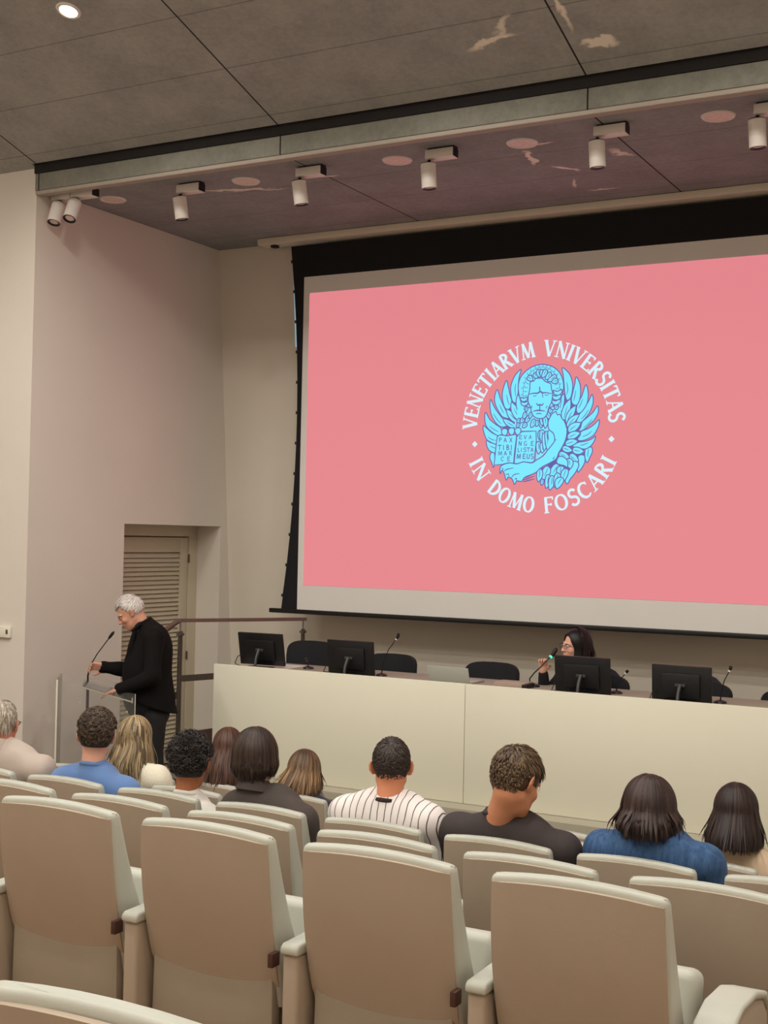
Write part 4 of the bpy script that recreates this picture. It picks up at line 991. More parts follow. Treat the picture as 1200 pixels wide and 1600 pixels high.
    F.plane(T((0, -.03, -.048+(.0 if nape < -.4 else .01))), R@np.array((0, -.15, -1.0)), .006)
    me2 = F.mesh(name+'_cap')
    k_ = cap_col or tuple(int(x*.62) for x in cols[0])
    cv = np.ones((len(me2.vertices), 4), np.float32); cv[:, :3] = lin(k_)
    at = me2.color_attributes.new('lock', 'FLOAT_COLOR', 'POINT'); at.data.foreach_set('color', cv.ravel())
    obj('scalp_hair', me2, M['hair'], o, ang=80)
    return o

def lock_tubes(name, W_, cen, thick, cols, g, parent, taper=(.9, 1, .85, .15), flat=(1.5, .7), topcols=None, ks=4):
    N, S = W_.shape[:2]
    tang = np.gradient(W_, axis=1); tang /= np.linalg.norm(tang, axis=2)[..., None]+1e-9
    ref = W_-cen; u = np.cross(tang, ref); u /= np.linalg.norm(u, axis=2)[..., None]+1e-9; v = np.cross(tang, u)
    rr = thick*(.7+.6*g.random(N))[:, None]*np.interp(np.linspace(0, 1, S), [0, .15, .7, 1], taper)[None]
    ring = np.stack([W_ + (u*math.cos(2*PI*k/ks)*flat[0]+v*math.sin(2*PI*k/ks)*flat[1])*rr[..., None] for k in range(ks)], 2)
    V = ring.reshape(-1, 3); bi = (np.arange(N)[:, None]*S+np.arange(S-1)[None])*ks
    Q = np.concatenate([np.stack([bi+k, bi+(k+1) % ks, bi+ks+(k+1) % ks, bi+ks+k], -1).reshape(-1, 4) for k in range(ks)])
    me = np_mesh(name, V, Q)
    cl = np.array([lin(x) for x in cols]); col = cl[g.integers(0, len(cols), N)]*(0.85+.3*g.random(N))[:, None]
    if topcols: col = topcols(None, W_, col, g)
    cv = np.ones((len(V), 4), np.float32)
    cv[:, :3] = np.repeat(col, S*ks, 0) if col.ndim == 2 else np.repeat(col.reshape(-1, 3), ks, 0)
    at = me.color_attributes.new('lock', 'FLOAT_COLOR', 'POINT'); at.data.foreach_set('color', cv.ravel())
    return obj(name, me, M['hair'], parent, ang=80)
def solid_hair(F, name, rgb, parent):
    me = F.mesh(name); cv = np.ones((len(me.vertices), 4), np.float32); cv[:, :3] = lin(rgb)
    at = me.color_attributes.new('lock', 'FLOAT_COLOR', 'POINT'); at.data.foreach_set('color', cv.ravel())
    return obj(name, me, M['hair'], parent, ang=80)
def hair_long(parent, c, R, sc, cols, n, zend, flare=.10, inward=0, wave=0, thick=.0042, seed=1, S=20, grow=.012, cap_col=(30, 22, 20), ragged=.02, topcols=None, wf=38, face=52, rx=1.0, back=.0, shift=0.0, wisps=20):
    """combed hair that lies over the skull from the parting and then hangs to height zend"""
    g = np.random.default_rng(seed); c = np.array(c, float)
    rad = (np.array((.078, .097, .097))+grow)*sc; cw = c+R@(np.array((0, -.014, .034))*sc)
    fwd = R@np.array((0, 1., 0)); fz = math.atan2(-fwd[0], fwd[1])
    N = n
    az = g.uniform(face, 360-face, N)                      # angle from the face direction
    th0 = np.radians(np.abs(g.normal(0, 34, N))+1); th0 = np.minimum(th0, 1.35)
    lay = g.random(N)
    T = np.linspace(0, 1, S)
    pts = np.zeros((N, S, 3))
    lw = g.random(N)*6.28; zz = zend + ragged*g.normal(size=N) ; 
    for s, t in enumerate(T):
        th = th0+(math.radians(92)-th0)*min(t/.42, 1)
        a = np.radians(az); 
        # hair over the forehead sweeps back to the sides
        d = np.stack([np.sin(a)*np.sin(th), np.cos(a)*np.sin(th), np.cos(th)], 1)
        r = rad[None]*(1+lay[:, None]*.07)
        loc = d*r
        w = loc@R.T + cw
        if t > .42:
            q = (t-.42)/.58
            ze = np.where(zz < w[:, 2]-.02, zz, w[:, 2]-.02)
            w[:, 2] = w[:, 2]+(ze-w[:, 2])*q
            out = w[:, :2]-cw[:2]; k = 1+flare*(.45*math.sin(q*PI*.5)+.55*q*q*(3-2*q))*(.7+.5*lay)
            kin = 1-inward*max(q-.6, 0)/.4*(.6+.6*lay)
            lim = cw[:2]+out*(k*kin)[:, None]*np.array((rx, 1))
            w[:, :2] = lim; w[:, 1] -= back*q; w[:, 0] += shift*q
        if wave:
            ww = wave*min(t*1.6, 1); side_ = np.stack([np.cos(a+fz), np.sin(a+fz), 0*a], 1)
            w = w+side_*(np.sin(w[:, 2]*wf+lw*.35)*ww)[:, None]+d@R.T*(np.cos(w[:, 2]*wf*.8+lw*.3)*ww*.6)[:, None]
        pts[:, s] = w
    pts += g.normal(size=(N, 1, 3))*.0012
    if wisps:
        k = g.integers(0, N, wisps); o_ = (pts[k, :, :2]-cw[:2]); pts[k, :, :2] += o_*np.linspace(0, 1, S)[None, :, None]**2*g.uniform(.1, .45, (wisps, 1, 1))
    th_ = np.full(N, thick)
    o = lock_tubes('hair', pts, cw, thick, cols, g, parent, taper=(.8, 1, .9, .2), flat=(1.5, .55), topcols=topcols)
    h = .006; F = Field(np.minimum(c-.2, (c[0]-.2, c[1]-.2, zend-.05)), c+.2, h)
    F.ell(cw, rad*.985, R, 0)
    lo_ = np.array((cw[0]+shift, cw[1]-.01*sc-back, zend+.05))
    F.cap(cw+(0, -.006, -.01), lo_, float(rad[0])*.93, float(rad[0])*(.93+flare*.6)*(1-inward*.8), .02)
    Rz = rot(math.degrees(fz)); 
    F.cap(c+R@(np.array((0, .115, .035))*sc), c+R@(np.array((0, .10, -.02))*sc), .070*sc, .085*sc, .01, 'c')
    F.cap(c+R@(np.array((0, .10, -.02))*sc), c+R@(np.array((0, .075, -.30))*sc), .085*sc, .088*sc, .01, 'c')
    F.plane((0, 0, zend+.02), (0, 0, -1))
    solid_hair(F, 'inner_hair', cap_col, o)
    return o
def hair_coils(parent, c, R, sc, cols, n, r=.009, out=.034, thick=.0026, seed=1, nape=-.5, hairline=.35, cap_col=(16, 13, 12), grow=.010, topb=.5, turns=1.8):
    g = np.random.default_rng(seed); c = np.array(c, float); cc = np.array((0, -.014, .034)); rad = np.array((.075, .094, .094))+grow
    P = []
    while len(P) < n:
        d = g.normal(size=3); d /= np.linalg.norm(d); x, y, z = d
        if y > .12 and z < hairline: continue
        if y > -.35 and z < -.12 and abs(x) > .4: continue
        if y > -.50 and z < .20 and abs(x) > .6: continue
        if z < nape: continue
        P.append(d)
    D = np.array(P); S = 16; t = np.linspace(0, 1, S)
    ax = D+g.normal(size=D.shape)*.45; ax /= np.linalg.norm(ax, axis=1)[:, None]
    u = np.cross(ax, g.normal(size=D.shape)); u /= np.linalg.norm(u, axis=1)[:, None]; v = np.cross(ax, u)
    amp = r*(.6+.8*g.random(n)); L = out*(.35+.65*np.clip(D[:, 2]+.5, 0, 1)**topb)*(.7+.6*g.random(n)); ph = g.random(n)*6.28
    A = (cc+D*rad)[:, None]+ax[:, None]*(L[:, None]*t)[..., None]
    a = ph[:, None]+2*PI*turns*t[None]
    A = A+(u[:, None]*np.cos(a)[..., None]+v[:, None]*np.sin(a)[..., None])*(amp[:, None]*np.interp(t, [0, .3, 1], [.4, 1, .8]))[..., None]
    W_ = c+(A*sc)@R.T
    o = lock_tubes('hair', W_, c+R@(cc*sc), thick, cols, g, parent, taper=(1, 1, 1, .4), flat=(1.1, .9))
    F = Field(c-.17*sc, c+.17*sc, .005); T = lambda q: c+R@(np.array(q, float)*sc)
    F.ell(T(cc), (rad+.004)*sc, R, 0); F.ell(T((0, .105, -.035)), np.array((.088, .075, .105))*sc, R, .008, 'c')
    for s_ in (-1, 1): F.ell(T((s_*.085, .035, -.045)), np.array((.035, .060, .060))*sc, R, .008, 'c')
    F.plane(T((0, -.03, -.055)), R@np.array((0, -.15, -1.0)), .006)
    solid_hair(F, 'scalp_hair', cap_col, o)
    return o
SKIN = {}
def skin(rgb):
    if rgb not in SKIN:
        m = mat('skin', rgb, .5, noise=.05, nscale=14, spec=.35); nt, b = nodes_of(m)
        b.inputs['Subsurface Weight'].default_value = .12; b.inputs['Subsurface Radius'].default_value = (.02, .008, .005); b.inputs['Subsurface Scale'].default_value = .5
        SKIN[rgb] = m
    return SKIN[rgb]

def seated(label, crown, y, fz, neck, shL, shR, rz=25, pitch=5, roll=0, sc=1.0, male=True, skin_rgb=(205, 160, 135), shirt=None, shirt_w=0.0, collar=None, wr=(.0022, 32, 3), trousers=(40, 42, 52), seed=0, chairx=None, lap=True, neck_r=.056, name='shirt', puff=1.0, voxel=.0075, hands_face=False, collar_h=.0):
    """a listener in a seat, seen from behind; crown = (x, z) of the top of the skull, neck = (x, z) where the neck meets the collar"""
    R = rot(rz, pitch, roll)
    c = np.array((crown[0], y, crown[1]))-R@np.array((0, -.014, .128))*sc
    p = thing('person', label, 'person', (0, 0, 0), 0, 'audience members')
    cx = chairx if chairx is not None else (shL[0]+shR[0])/2
    yb = y-.02                                           # spine line
    nb = np.array((neck[0], y-.045, neck[1]))
    SL_ = np.array((shL[0], y-.03, shL[1])); SR_ = np.array((shR[0], y-.03, shR[1]))
    hipz = fz+.50; hipy = y+.02
    hipc = np.array((cx, hipy, hipz)); chest = np.array(((SL_[0]+SR_[0])/2*.6+cx*.4, y-.005, (SL_[2]+SR_[2])/2-.15))
    sw = (SR_[0]-SL_[0])/2
    lo = np.array((min(SL_[0], cx-.25)-.16, y-.25, fz+.3)); hi = np.array((max(SR_[0], cx+.25)+.16, y+.55, crown[1]+.06))
    els = [np.array((SL_[0]-.03, y+.03, SL_[2]-.27)), np.array((SR_[0]+.03, y+.03, SR_[2]-.27))]
    wri = [np.array((cx-.10, y+.27, hipz+.12)), np.array((cx+.10, y+.28, hipz+.12))]
    F = Field(lo, hi, voxel)
    # body: head, neck, trunk, arms and hands in one surface
    sculpt_head(F, c, R, sc, male, .014)
    nt_ = c+R@np.array((0, -.022, -.045))*sc
    F.cap(nt_, nb+np.array((0, .0, -.03)), neck_r*sc, neck_r*1.0*sc, .02); F.cap(c+R@np.array((0, -.045, -.01))*sc, nt_, .05*sc, .052*sc, .02)
    for S_ in (SL_+(.06, 0, 0), SR_-(.06, 0, 0)): F.cap(nb+(0, 0, -.06), S_+(0, 0, -.07), .035, .03, .02)
    F.cap(chest, hipc, .09, .10, .03)
    for S_, E_, W_, sd in ((SL_+(.05, 0, 0), els[0], wri[0], 1), (SR_-(.05, 0, 0), els[1], wri[1], -1)):
        F.cap(S_+(0, 0, -.06), E_, .034, .030, .02); F.cap(E_, W_, .032, .024, .015)
        hand(F, W_, (0 + sd*.4, 1, -.35), (0, .3, 1), sd, .5, 1.0, .006)
    body = obj('body', F.mesh('body'), skin(skin_rgb), p, ang=80)
    # garment
    G = Field(lo, hi, voxel); pw = puff
    G.ell(chest+(0, .005, .02), (sw*.80*pw, .115*pw, .20), None, .03)
    G.cap(chest+(-sw*.25, 0, -.05), hipc+(-.06, 0, -.02), .11*pw, .125*pw, .04); G.cap(chest+(sw*.25, 0, -.05), hipc+(.06, 0, -.02), .11*pw, .125*pw, .04)
    for s_, S_, E_, W_ in ((-1, SL_, els[0], wri[0]), (1, SR_, els[1], wri[1])):
        G.cap(nb+(s_*.02, 0, -.045), S_+(-s_*.045, 0, -.062), .047, .055*pw, .03)     # trapezius and shoulder slope
        G.ell(S_+(-s_*.065, 0, -.064), (.075*pw, .075*pw, .062), None, .05)
        G.cap(S_+(-s_*.045, 0, -.075), E_, .058*pw, .050*pw, .06)
        if lap: G.cap(E_, W_-(W_-E_)/np.linalg.norm(W_-E_)*.03, .046*pw, .038*pw, .02)
    G.ell(chest+(-sw*.42, -.055, .07), (.09, .06, .11), None, .03); G.ell(chest+(sw*.42, -.055, .07), (.09, .06, .11), None, .03)
    G.wrinkle(wr[0], wr[1], seed, (1, 1, .6), wr[2] if len(wr) > 2 else 4)
    dn = (nb-nt_); dn /= np.linalg.norm(dn)
    G.cap(nb+(0, .012, -.07), nb+(0, .012, -.010), neck_r*sc+.022, neck_r*sc+.008, .02)
    G.cap(nb+(0, .012, .064), nt_+(0, .03, .16), neck_r*sc*1.02, neck_r*1.3*sc, .004, 'c')
    if collar == 'stand':
        pass
    sh = obj(name, G.mesh(name), shirt, p, ang=80)
    if collar is not None:
        ck, cm = collar
        bm = B()
        n = 40; rr = neck_r*sc+.006
        prof = {'crew': [(rr-.006, .0), (rr-.004, .008), (rr+.001, .007), (rr+.005, -.006), (rr-.002, -.012)], 'shirt': [(rr-.004, -.01), (rr-.003, .036), (rr+.003, .041), (rr+.016, .004), (rr+.020, -.012), (rr+.008, -.014)]}[ck]
        tilt = Matrix.Translation(tuple(nb+(0, .012, .001))) @ Matrix.Rotation(math.radians(-14), 4, 'X')
        b2 = bmesh.new(); rings = []
        for r_, z_ in prof: rings.append([b2.verts.new((r_*1.02*math.cos(2*PI*k/n), r_*1.05*math.sin(2*PI*k/n), z_)) for k in range(n)])
        rings.append(rings[0])
        for a, b_ in zip(rings[:-1], rings[1:]):
            for k in range(n): b2.faces.new((a[k], a[(k+1) % n], b_[(k+1) % n], b_[k]))
        bmesh.ops.recalc_face_normals(b2, faces=b2.faces); merge(bm, b2, tilt)
        obj('collar', bm, cm, sh, ang=80)
    # trousers and shoes
    G = Field((cx-.32, hipy-.2, fz-.02), (cx+.32, hipy+.75, hipz+.2), .012)
    G.cap(hipc+(-.06, 0, 0), hipc+(.06, 0, 0), .125, .125, .03)
    for s_ in (-1, 1):
        kn = np.array((cx+s_*.13, hipy+.42, fz+.50)); an = np.array((cx+s_*.12, hipy+.46, fz+.09))
        G.cap(hipc+(s_*.085, .02, 0), kn, .085, .062, .03); G.cap(kn, an, .06, .048, .02)
    G.wrinkle(.003, 22, seed+5)
    tm = mat('trouser_cloth', trousers, .85)
    obj('trousers', G.mesh('trousers'), tm, p, ang=80)
    for s_ in (-1, 1):
        G = Field((cx+s_*.12-.07, hipy+.36, fz-.01), (cx+s_*.12+.07, hipy+.72, fz+.15), .008)
        G.cap((cx+s_*.12, hipy+.45, fz+.045), (cx+s_*.125, hipy+.63, fz+.032), .042, .034, .01); G.plane((0, 0, fz+.004), (0, 0, -1))
        obj('shoe', G.mesh('shoe'), M['shoe'], p, ang=80)
    return p, c, R, nb, SL_, SR_, chest
M['shoe'] = mat('dark_shoe_leather', (38, 34, 32), .4)
def glasses(parent, c, R, sc=1.0, m=None, w=.024, hgt=.017):
    T = lambda p: Vector(tuple(np.array(c)+R@(np.array(p, float)*sc)))
    bm = B()
    for s in (-1, 1):
        ring = [T((s*.032+w*math.cos(a)*(1), .106-.004*abs(math.cos(a)), .008+hgt*math.sin(a)*(1 if math.sin(a) < 0 else .85))) for a in [2*PI*k/20 for k in range(21)]]
        add_tube(bm, ring, .0018, 6)
        add_tube(bm, [T((s*.056, .102, .014)), T((s*.078, .07, .015)), T((s*.088, .0, .012)), T((s*.086, -.02, -.005))], .0019, 6)
    add_tube(bm, [T((-.009, .107, .012)), T((0, .112, .014)), T((.009, .107, .012))], .0018, 6)
    o = obj('glasses', bm, m or M['black_frame'], parent); return o
# ---------------------------------------------------------------- the audience
def stripemat():
    m = mat('white_pinstripe_cotton', (236, 228, 226), .8, bump=.1, bscale=300); nt, b = nodes_of(m)
    tc = nt.nodes.new('ShaderNodeTexCoord'); sep = nt.nodes.new('ShaderNodeSeparateXYZ'); nt.links.new(tc.outputs['Object'], sep.inputs[0])
    nz = nt.nodes.new('ShaderNodeTexNoise'); nz.inputs['Scale'].default_value = 7; nt.links.new(tc.outputs['Object'], nz.inputs['Vector'])
    def mth(op, a, bb):
        n = nt.nodes.new('ShaderNodeMath'); n.operation = op
        for i, v in enumerate((a, bb)):
            if isinstance(v, (int, float)): n.inputs[i].default_value = v
            else: nt.links.new(v, n.inputs[i])
        return n.outputs[0]
    x = mth('ADD', sep.outputs[0], mth('MULTIPLY', nz.outputs['Fac'], .035))
    x = mth('ADD', x, 20.0)
    md = mth('MODULO', x, .034); f = mth('LESS_THAN', md, .0042)
    mx = nt.nodes.new('ShaderNodeMix'); mx.data_type = 'RGBA'; mx.inputs[6].default_value = (*lin((236, 228, 226)), 1); mx.inputs[7].default_value = (*lin((88, 80, 84)), 1)
    nt.links.new(f, mx.inputs[0]); nt.links.new(mx.outputs[2], b.inputs['Base Color']); return m
M['stripe'] = stripemat()
M['blue'] = mat('blue_tshirt_cotton', (96, 130, 184), .85, noise=.04, nscale=12, bump=.1, bscale=250, sheen=.2)
M['greyshirt'] = mat('warm_grey_shirt', (186, 172, 162), .8, noise=.03, nscale=10, bump=.1, bscale=250)
M['whiteknit'] = mat('off_white_knit', (232, 226, 206), .9, bump=.35, bscale=120)
M['whitetee'] = mat('white_tshirt', (232, 228, 220), .85, bump=.1, bscale=200)
M['darkshirt'] = mat('charcoal_shirt', (74, 66, 62), .85, noise=.05, nscale=20, bump=.1, bscale=260)
M['blacktee'] = mat('washed_black_tshirt', (62, 54, 54), .85, noise=.06, nscale=10, bump=.1, bscale=260)
M['brownrib'] = mat('dark_brown_rib', (52, 34, 32), .85)
M['navyleather'] = mat('dark_blue_leather', (44, 52, 62), .35, noise=.1, nscale=10, bump=.3, bscale=60)
M['denim'] = mat('blue_denim', (40, 70, 112), .85, noise=.3, rgb2=(72, 106, 150), nscale=16, stretch=(3, 3, .5), bump=.3, bscale=200)
M['beige'] = mat('beige_blouse', (214, 190, 162), .8, noise=.02, nscale=8)
M['brownknit'] = mat('dark_patterned_top', (74, 54, 50), .85, noise=.2, nscale=40)
CG = .371
# older man, far left
P_ = seated('grey-haired older man in a warm grey shirt and glasses at the left edge', (-4.975, 1.556), 4.97, CG, (-4.96, 1.325), (-5.20, 1.315), (-4.63, 1.295), rz=22, pitch=4, skin_rgb=(206, 140, 118), shirt=M['greyshirt'], collar=('shirt', M['greyshirt']), wr=(.006, 24, 5), puff=1.02, seed=11, sc=1.0, chairx=-4.95)
hair(P_[0], P_[1], P_[2], 1.0, [(176, 166, 150), (150, 140, 126), (200, 192, 178)], 900, .035, lift=.004, gravity=.2, thick=.0016, seed=3, steps=5, nape=-.5, hairline=.62, whorl=(0, -.03, .11), cap_col=(170, 152, 136))
glasses(P_[0], P_[1], P_[2])
# man in blue T-shirt
P_ = seated('young man with thick short brown hair in a blue T-shirt, wearing glasses', (-4.325, 1.555), 4.97, CG, (-4.32, 1.300), (-4.55, 1.262), (-4.07, 1.250), rz=33, pitch=4, roll=3, skin_rgb=(222, 168, 146), shirt=M['blue'], collar=('crew', M['blue']), wr=(.002, 24, 4), seed=12, chairx=-4.37)
hair_coils(P_[0], P_[1], P_[2], 1.0, [(66, 52, 40), (84, 68, 50), (50, 38, 30)], 1700, r=.014, out=.014, thick=.0036, seed=4, nape=-.55, hairline=.4, cap_col=(48, 37, 29), grow=.009, topb=1, turns=.6)
glasses(P_[0], P_[1], P_[2])
# curly man
P_ = seated('young man with black curly hair in a white top', (-3.755, 1.472), 4.97, CG, (-3.745, 1.225), (-3.93, 1.175), (-3.56, 1.165), rz=24, pitch=5, skin_rgb=(176, 112, 78), shirt=M['whitetee'], collar=('crew', M['whitetee']), wr=(.003, 30, 4), seed=13, chairx=-3.76, male=True, neck_r=.052)
hair_coils(P_[0], P_[1], P_[2], 1.0, [(24, 20, 19), (40, 34, 32), (56, 50, 47)], 1500, seed=5)
# man in dark collared shirt
P_ = seated('young man with straight dark brown bowl-cut hair in a charcoal collared shirt', (-3.385, 1.532), 4.97, CG, (-3.365, 1.288), (-3.50, 1.262), (-3.06, 1.235), rz=20, pitch=6, roll=-2, skin_rgb=(222, 166, 142), shirt=M['darkshirt'], collar=('shirt', M['darkshirt']), wr=(.0022, 26, 4), seed=14, chairx=-3.25)
hair_long(P_[0], P_[1], P_[2], 1.0, [(50, 36, 30), (62, 47, 38), (40, 29, 25)], 1500, 1.36, flare=.06, inward=.22, thick=.0036, seed=6, cap_col=(30, 21, 18), grow=.020, ragged=.014, face=40, wisps=0)
# pinstriped man
P_ = seated('man with cropped dark hair in a white pinstriped shirt with dark collar band', (-2.672, 1.574), 4.97, CG, (-2.660, 1.312), (-2.92, 1.305), (-2.42, 1.308), rz=28, pitch=2, skin_rgb=(222, 148, 112), shirt=M['stripe'], collar=('crew', M['brownrib']), wr=(.005, 26, 4), seed=15, chairx=-2.66, puff=1.06)
hair(P_[0], P_[1], P_[2], 1.0, [(52, 42, 37), (64, 52, 45), (44, 35, 31)], 3200, lambda D, g: .004+.004*(D[:, 2] > -.4)+.026*np.clip(D[:, 2]+.1, 0, 1), lift=.006, gravity=.1, thick=.0017, seed=7, steps=4, nape=-.72, cap_col=(60, 47, 41), base=.006)
# black T-shirt man, looking down to the right
P_ = seated('young man with a brown fade haircut in a black T-shirt, head bowed', (-2.060, 1.585), 4.98, CG, (-2.150, 1.315), (-2.39, 1.290), (-1.82, 1.270), rz=-22, pitch=26, roll=-2, sc=1.08, skin_rgb=(214, 146, 110), shirt=M['blacktee'], collar=('crew', M['blacktee']), wr=(.0022, 24, 4), seed=16, chairx=-2.10, neck_r=.054)
hair(P_[0], P_[1], P_[2], 1.08, [(92, 72, 52), (72, 54, 42), (110, 88, 64)], 3000, lambda D, g: np.where(D[:, 2] > .28, .05+.03*D[:, 1], .010), lift=.012, gravity=.04, thick=.002, seed=8, steps=6, nape=-.74, hairline=.36, cap_col=(82, 62, 50), base=.010)
face_bits(P_[0], P_[1], P_[2])
# denim jacket woman
P_ = seated('woman with a dark brown bob in a blue denim jacket', (-1.525, 1.512), 4.97, CG, (-1.52, 1.285), (-1.745, 1.305), (-1.250, 1.30), rz=16, pitch=4, male=False, skin_rgb=(220, 168, 146), shirt=M['denim'], collar=('shirt', M['denim']), wr=(.0035, 24, 4), seed=17, chairx=-1.50, name='denim_jacket', neck_r=.05)
hair_long(P_[0], P_[1], P_[2], 1.0, [(52, 36, 33), (64, 46, 42), (42, 29, 28)], 1500, 1.335, flare=.26, inward=.10, seed=9, cap_col=(34, 23, 22), grow=.020, ragged=.015, wisps=40)
# beige woman
P_ = seated('woman with long straight dark hair in a beige blouse at the right edge', (-1.415, 1.352), 5.92, .172, (-1.40, 1.12), (-1.66, 1.08), (-1.13, 1.055), rz=14, pitch=3, male=False, skin_rgb=(222, 172, 150), shirt=M['beige'], collar=None, wr=(.002, 20, 3), seed=18, chairx=-1.45, name='blouse', neck_r=.05)
hair_long(P_[0], P_[1], P_[2], 1.0, [(44, 30, 28), (54, 38, 34), (34, 24, 23)], 1500, 1.115, flare=.30, seed=10, cap_col=(28, 20, 19), grow=.012, ragged=.012, back=.03)
# blonde woman
P_ = seated('woman with long streaked blonde hair in an off-white knitted top', (-4.875, 1.360), 5.92, .172, (-4.86, 1.13), (-5.08, 1.11), (-4.63, 1.105), rz=30, pitch=6, male=False, skin_rgb=(222, 178, 156), shirt=M['whiteknit'], collar=None, wr=(.004, 26, 4), seed=19, chairx=-4.90, name='knitted_top', neck_r=.05)
hair_long(P_[0], P_[1], P_[2], 1.0, [(158, 140, 106), (118, 100, 76), (92, 76, 60), (178, 156, 118), (138, 118, 86)], 1300, 1.05, flare=.24, wave=.007, wf=34, seed=20, cap_col=(84, 70, 54), grow=.014, ragged=.03, back=.03, shift=.01)
# brown long hair, front row
P_ = seated('woman with long chestnut brown hair in a dark patterned top in the front row', (-4.860, 1.188), 6.83, .0, (-4.85, .95), (-5.07, .90), (-4.63, .88), rz=26, pitch=4, male=False, skin_rgb=(220, 172, 150), shirt=M['brownknit'], collar=None, wr=(.003, 26, 4), seed=21, chairx=-4.84, name='top', neck_r=.05)
hair_long(P_[0], P_[1], P_[2], 1.0, [(78, 52, 44), (64, 42, 36), (92, 64, 52)], 1300, .86, flare=.42, wave=.003, seed=22, cap_col=(48, 32, 27), grow=.012, ragged=.03, back=.03)
# woman with highlights and leather jacket, hand at her face
P_ = seated('woman with straight highlighted brown hair in a dark blue leather jacket in the front row', (-4.275, 1.102), 6.83, .0, (-4.24, .88), (-4.44, .845), (-4.06, .835), rz=10, pitch=12, male=False, skin_rgb=(224, 176, 154), shirt=M['navyleather'], collar=None, wr=(.003, 26, 4), seed=23, chairx=-4.25, name='leather_jacket', neck_r=.05)
def streak(D, W_, col, g):
    # darker roots, lighter lengths
    S = W_.shape[1]; t = np.linspace(0, 1, S)[None, :, None]; root = np.array(lin((70, 52, 40)))
    return root*(1-np.clip(t*1.6, 0, 1)) + col[:, None, :]*np.clip(t*1.6, 0, 1)
hair_long(P_[0], P_[1], P_[2], 1.0, [(104, 80, 58), (140, 110, 80), (84, 64, 48), (164, 132, 98)], 1300, .885, flare=.36, seed=24, cap_col=(60, 44, 34), grow=.014, ragged=.02, topcols=streak, back=.02, shift=-.02)
# ---------------------------------------------------------------- the speaker at the lectern
SO = np.array((-6.293, 7.8)); SF = np.array((-.7740, -.6332)); SR2 = np.array((-.6332, .7740))
def Sp(a, b, z): return np.array((*(SO+SF*a+SR2*b), z))
sp = thing('person', 'white-haired man in a black suit standing at the clear lectern, head bowed, adjusting the microphone', 'person')
Rs = rot(129.3, 33, 0)
hc = Sp(.150, 0, 1.832)
F = Field((-7.1, 7.1, .25), (-5.8, 8.5, 2.0), .0065)
sculpt_head(F, hc, Rs, 1.02, True, .010)
F.cap(hc+Rs@np.array((0, -.03, -.03)), Sp(.055, 0, 1.715), .056, .062, .02)
F.cap(hc+Rs@np.array((0, .0, -.06)), Sp(.075, 0, 1.70), .045, .06, .02)
F.cap(Sp(-.02, 0, 1.60), Sp(-.02, 0, 1.15), .06, .06, .03)
for b in (-.09, .09): F.cap(Sp(-.03, b*.9, 1.08), Sp(-.04, b*1.1, .36), .05, .045, .03)
elN, wrN = Sp(-.02, -.27, 1.385), Sp(.20, -.22, 1.285); elF, wrF = Sp(.07, .27, 1.36), Sp(.335, .21, 1.40)
F.cap(Sp(-.0, -.20, 1.64), elN, .04, .035, .02); F.cap(elN, wrN, .034, .025, .01)
F.cap(Sp(-.0, .20, 1.64), elF, .04, .035, .02); F.cap(elF, wrF, .034, .024, .01)
hand(F, wrN+0, np.array((*(SF*.9), -.25)), (0, 0, 1), 1, .35, 1.0, .005)
hand(F, wrF+0, np.array((*(SF*1.0), .10)), np.array((*(SR2*.85), .5)), 1, 1.15, 1.0, .004)
obj('body', F.mesh('body'), skin((214, 158, 134)), sp, ang=80)
face_bits(sp, hc, Rs, 1.02, brow=mat('grey_eyebrow', (150, 140, 132), .8), eyes=False)
hair(sp, hc, Rs, 1.02, [(214, 206, 200), (190, 182, 178), (232, 226, 222)], 2600, lambda D, g: .022+.045*np.clip(D[:, 2], 0, 1), lift=.008, gravity=.06, thick=.0024, seed=31, steps=8, nape=-.45, hairline=.74, whorl=(0, -.09, .08), cap_col=(176, 168, 164), base=.005, recede=.045)
M['suit'] = mat('black_suit_wool', (22, 20, 21), .9, noise=.12, nscale=14, bump=.15, bscale=200, spec=.15)
M['suitsh'] = mat('black_shirt_cotton', (34, 35, 40), .75, noise=.1, nscale=12)
G = Field((-7.0, 7.1, .85), (-5.7, 8.4, 1.9), .008)
G.ell(Sp(-.02, 0, 1.56), (.20, .15, .20), np.array([[SR2[0], SF[0], 0], [SR2[1], SF[1], 0], [0, 0, 1.]]), .03)
RR = np.array([[SR2[0], SF[0], 0], [SR2[1], SF[1], 0], [0, 0, 1.]])
G.ell(Sp(.02, 0, 1.38), (.195, .185, .24), RR, .06); G.ell(Sp(-.0, 0, 1.16), (.215, .205, .26), RR, .06)
G.ell(Sp(-.035, 0, 1.04), (.21, .19, .16), RR, .04)
for sd, el, wr_ in ((-1, elN, wrN), (1, elF, wrF)):
    G.cap(Sp(.03, sd*.03, 1.735), Sp(-.02, sd*.17, 1.675), .055, .068, .04)
    G.cap(Sp(-.02, sd*.185, 1.655), el, .078, .062, .03)
    G.cap(el, el+(wr_-el)*.90, .064, .048, .02)
    G.cap(el+(wr_-el)*.9, el+(wr_-el)*1.06, .047, .050, .004)
G.wrinkle(.0045, 20, 41, (1, 1, .5), 5)
for el, wr_ in ((elN, wrN), (elF, wrF)):
    d_ = (wr_-el)/np.linalg.norm(wr_-el); G.cap(wr_-d_*.004, wr_+d_*.12, .036, .04, .002, 'c')
    q_ = G.sub(wr_-.13, wr_+.13)
G.plane(Sp(-.2, 0, 1.075), np.array((*(SF*-.16), -1.)) if False else np.array((-SF[0]*-.35, -SF[1]*-.35, -1.)), .006)
G.cap(Sp(.06, 0, 1.80), Sp(.14, 0, 1.86), .060, .09, .004, 'c')
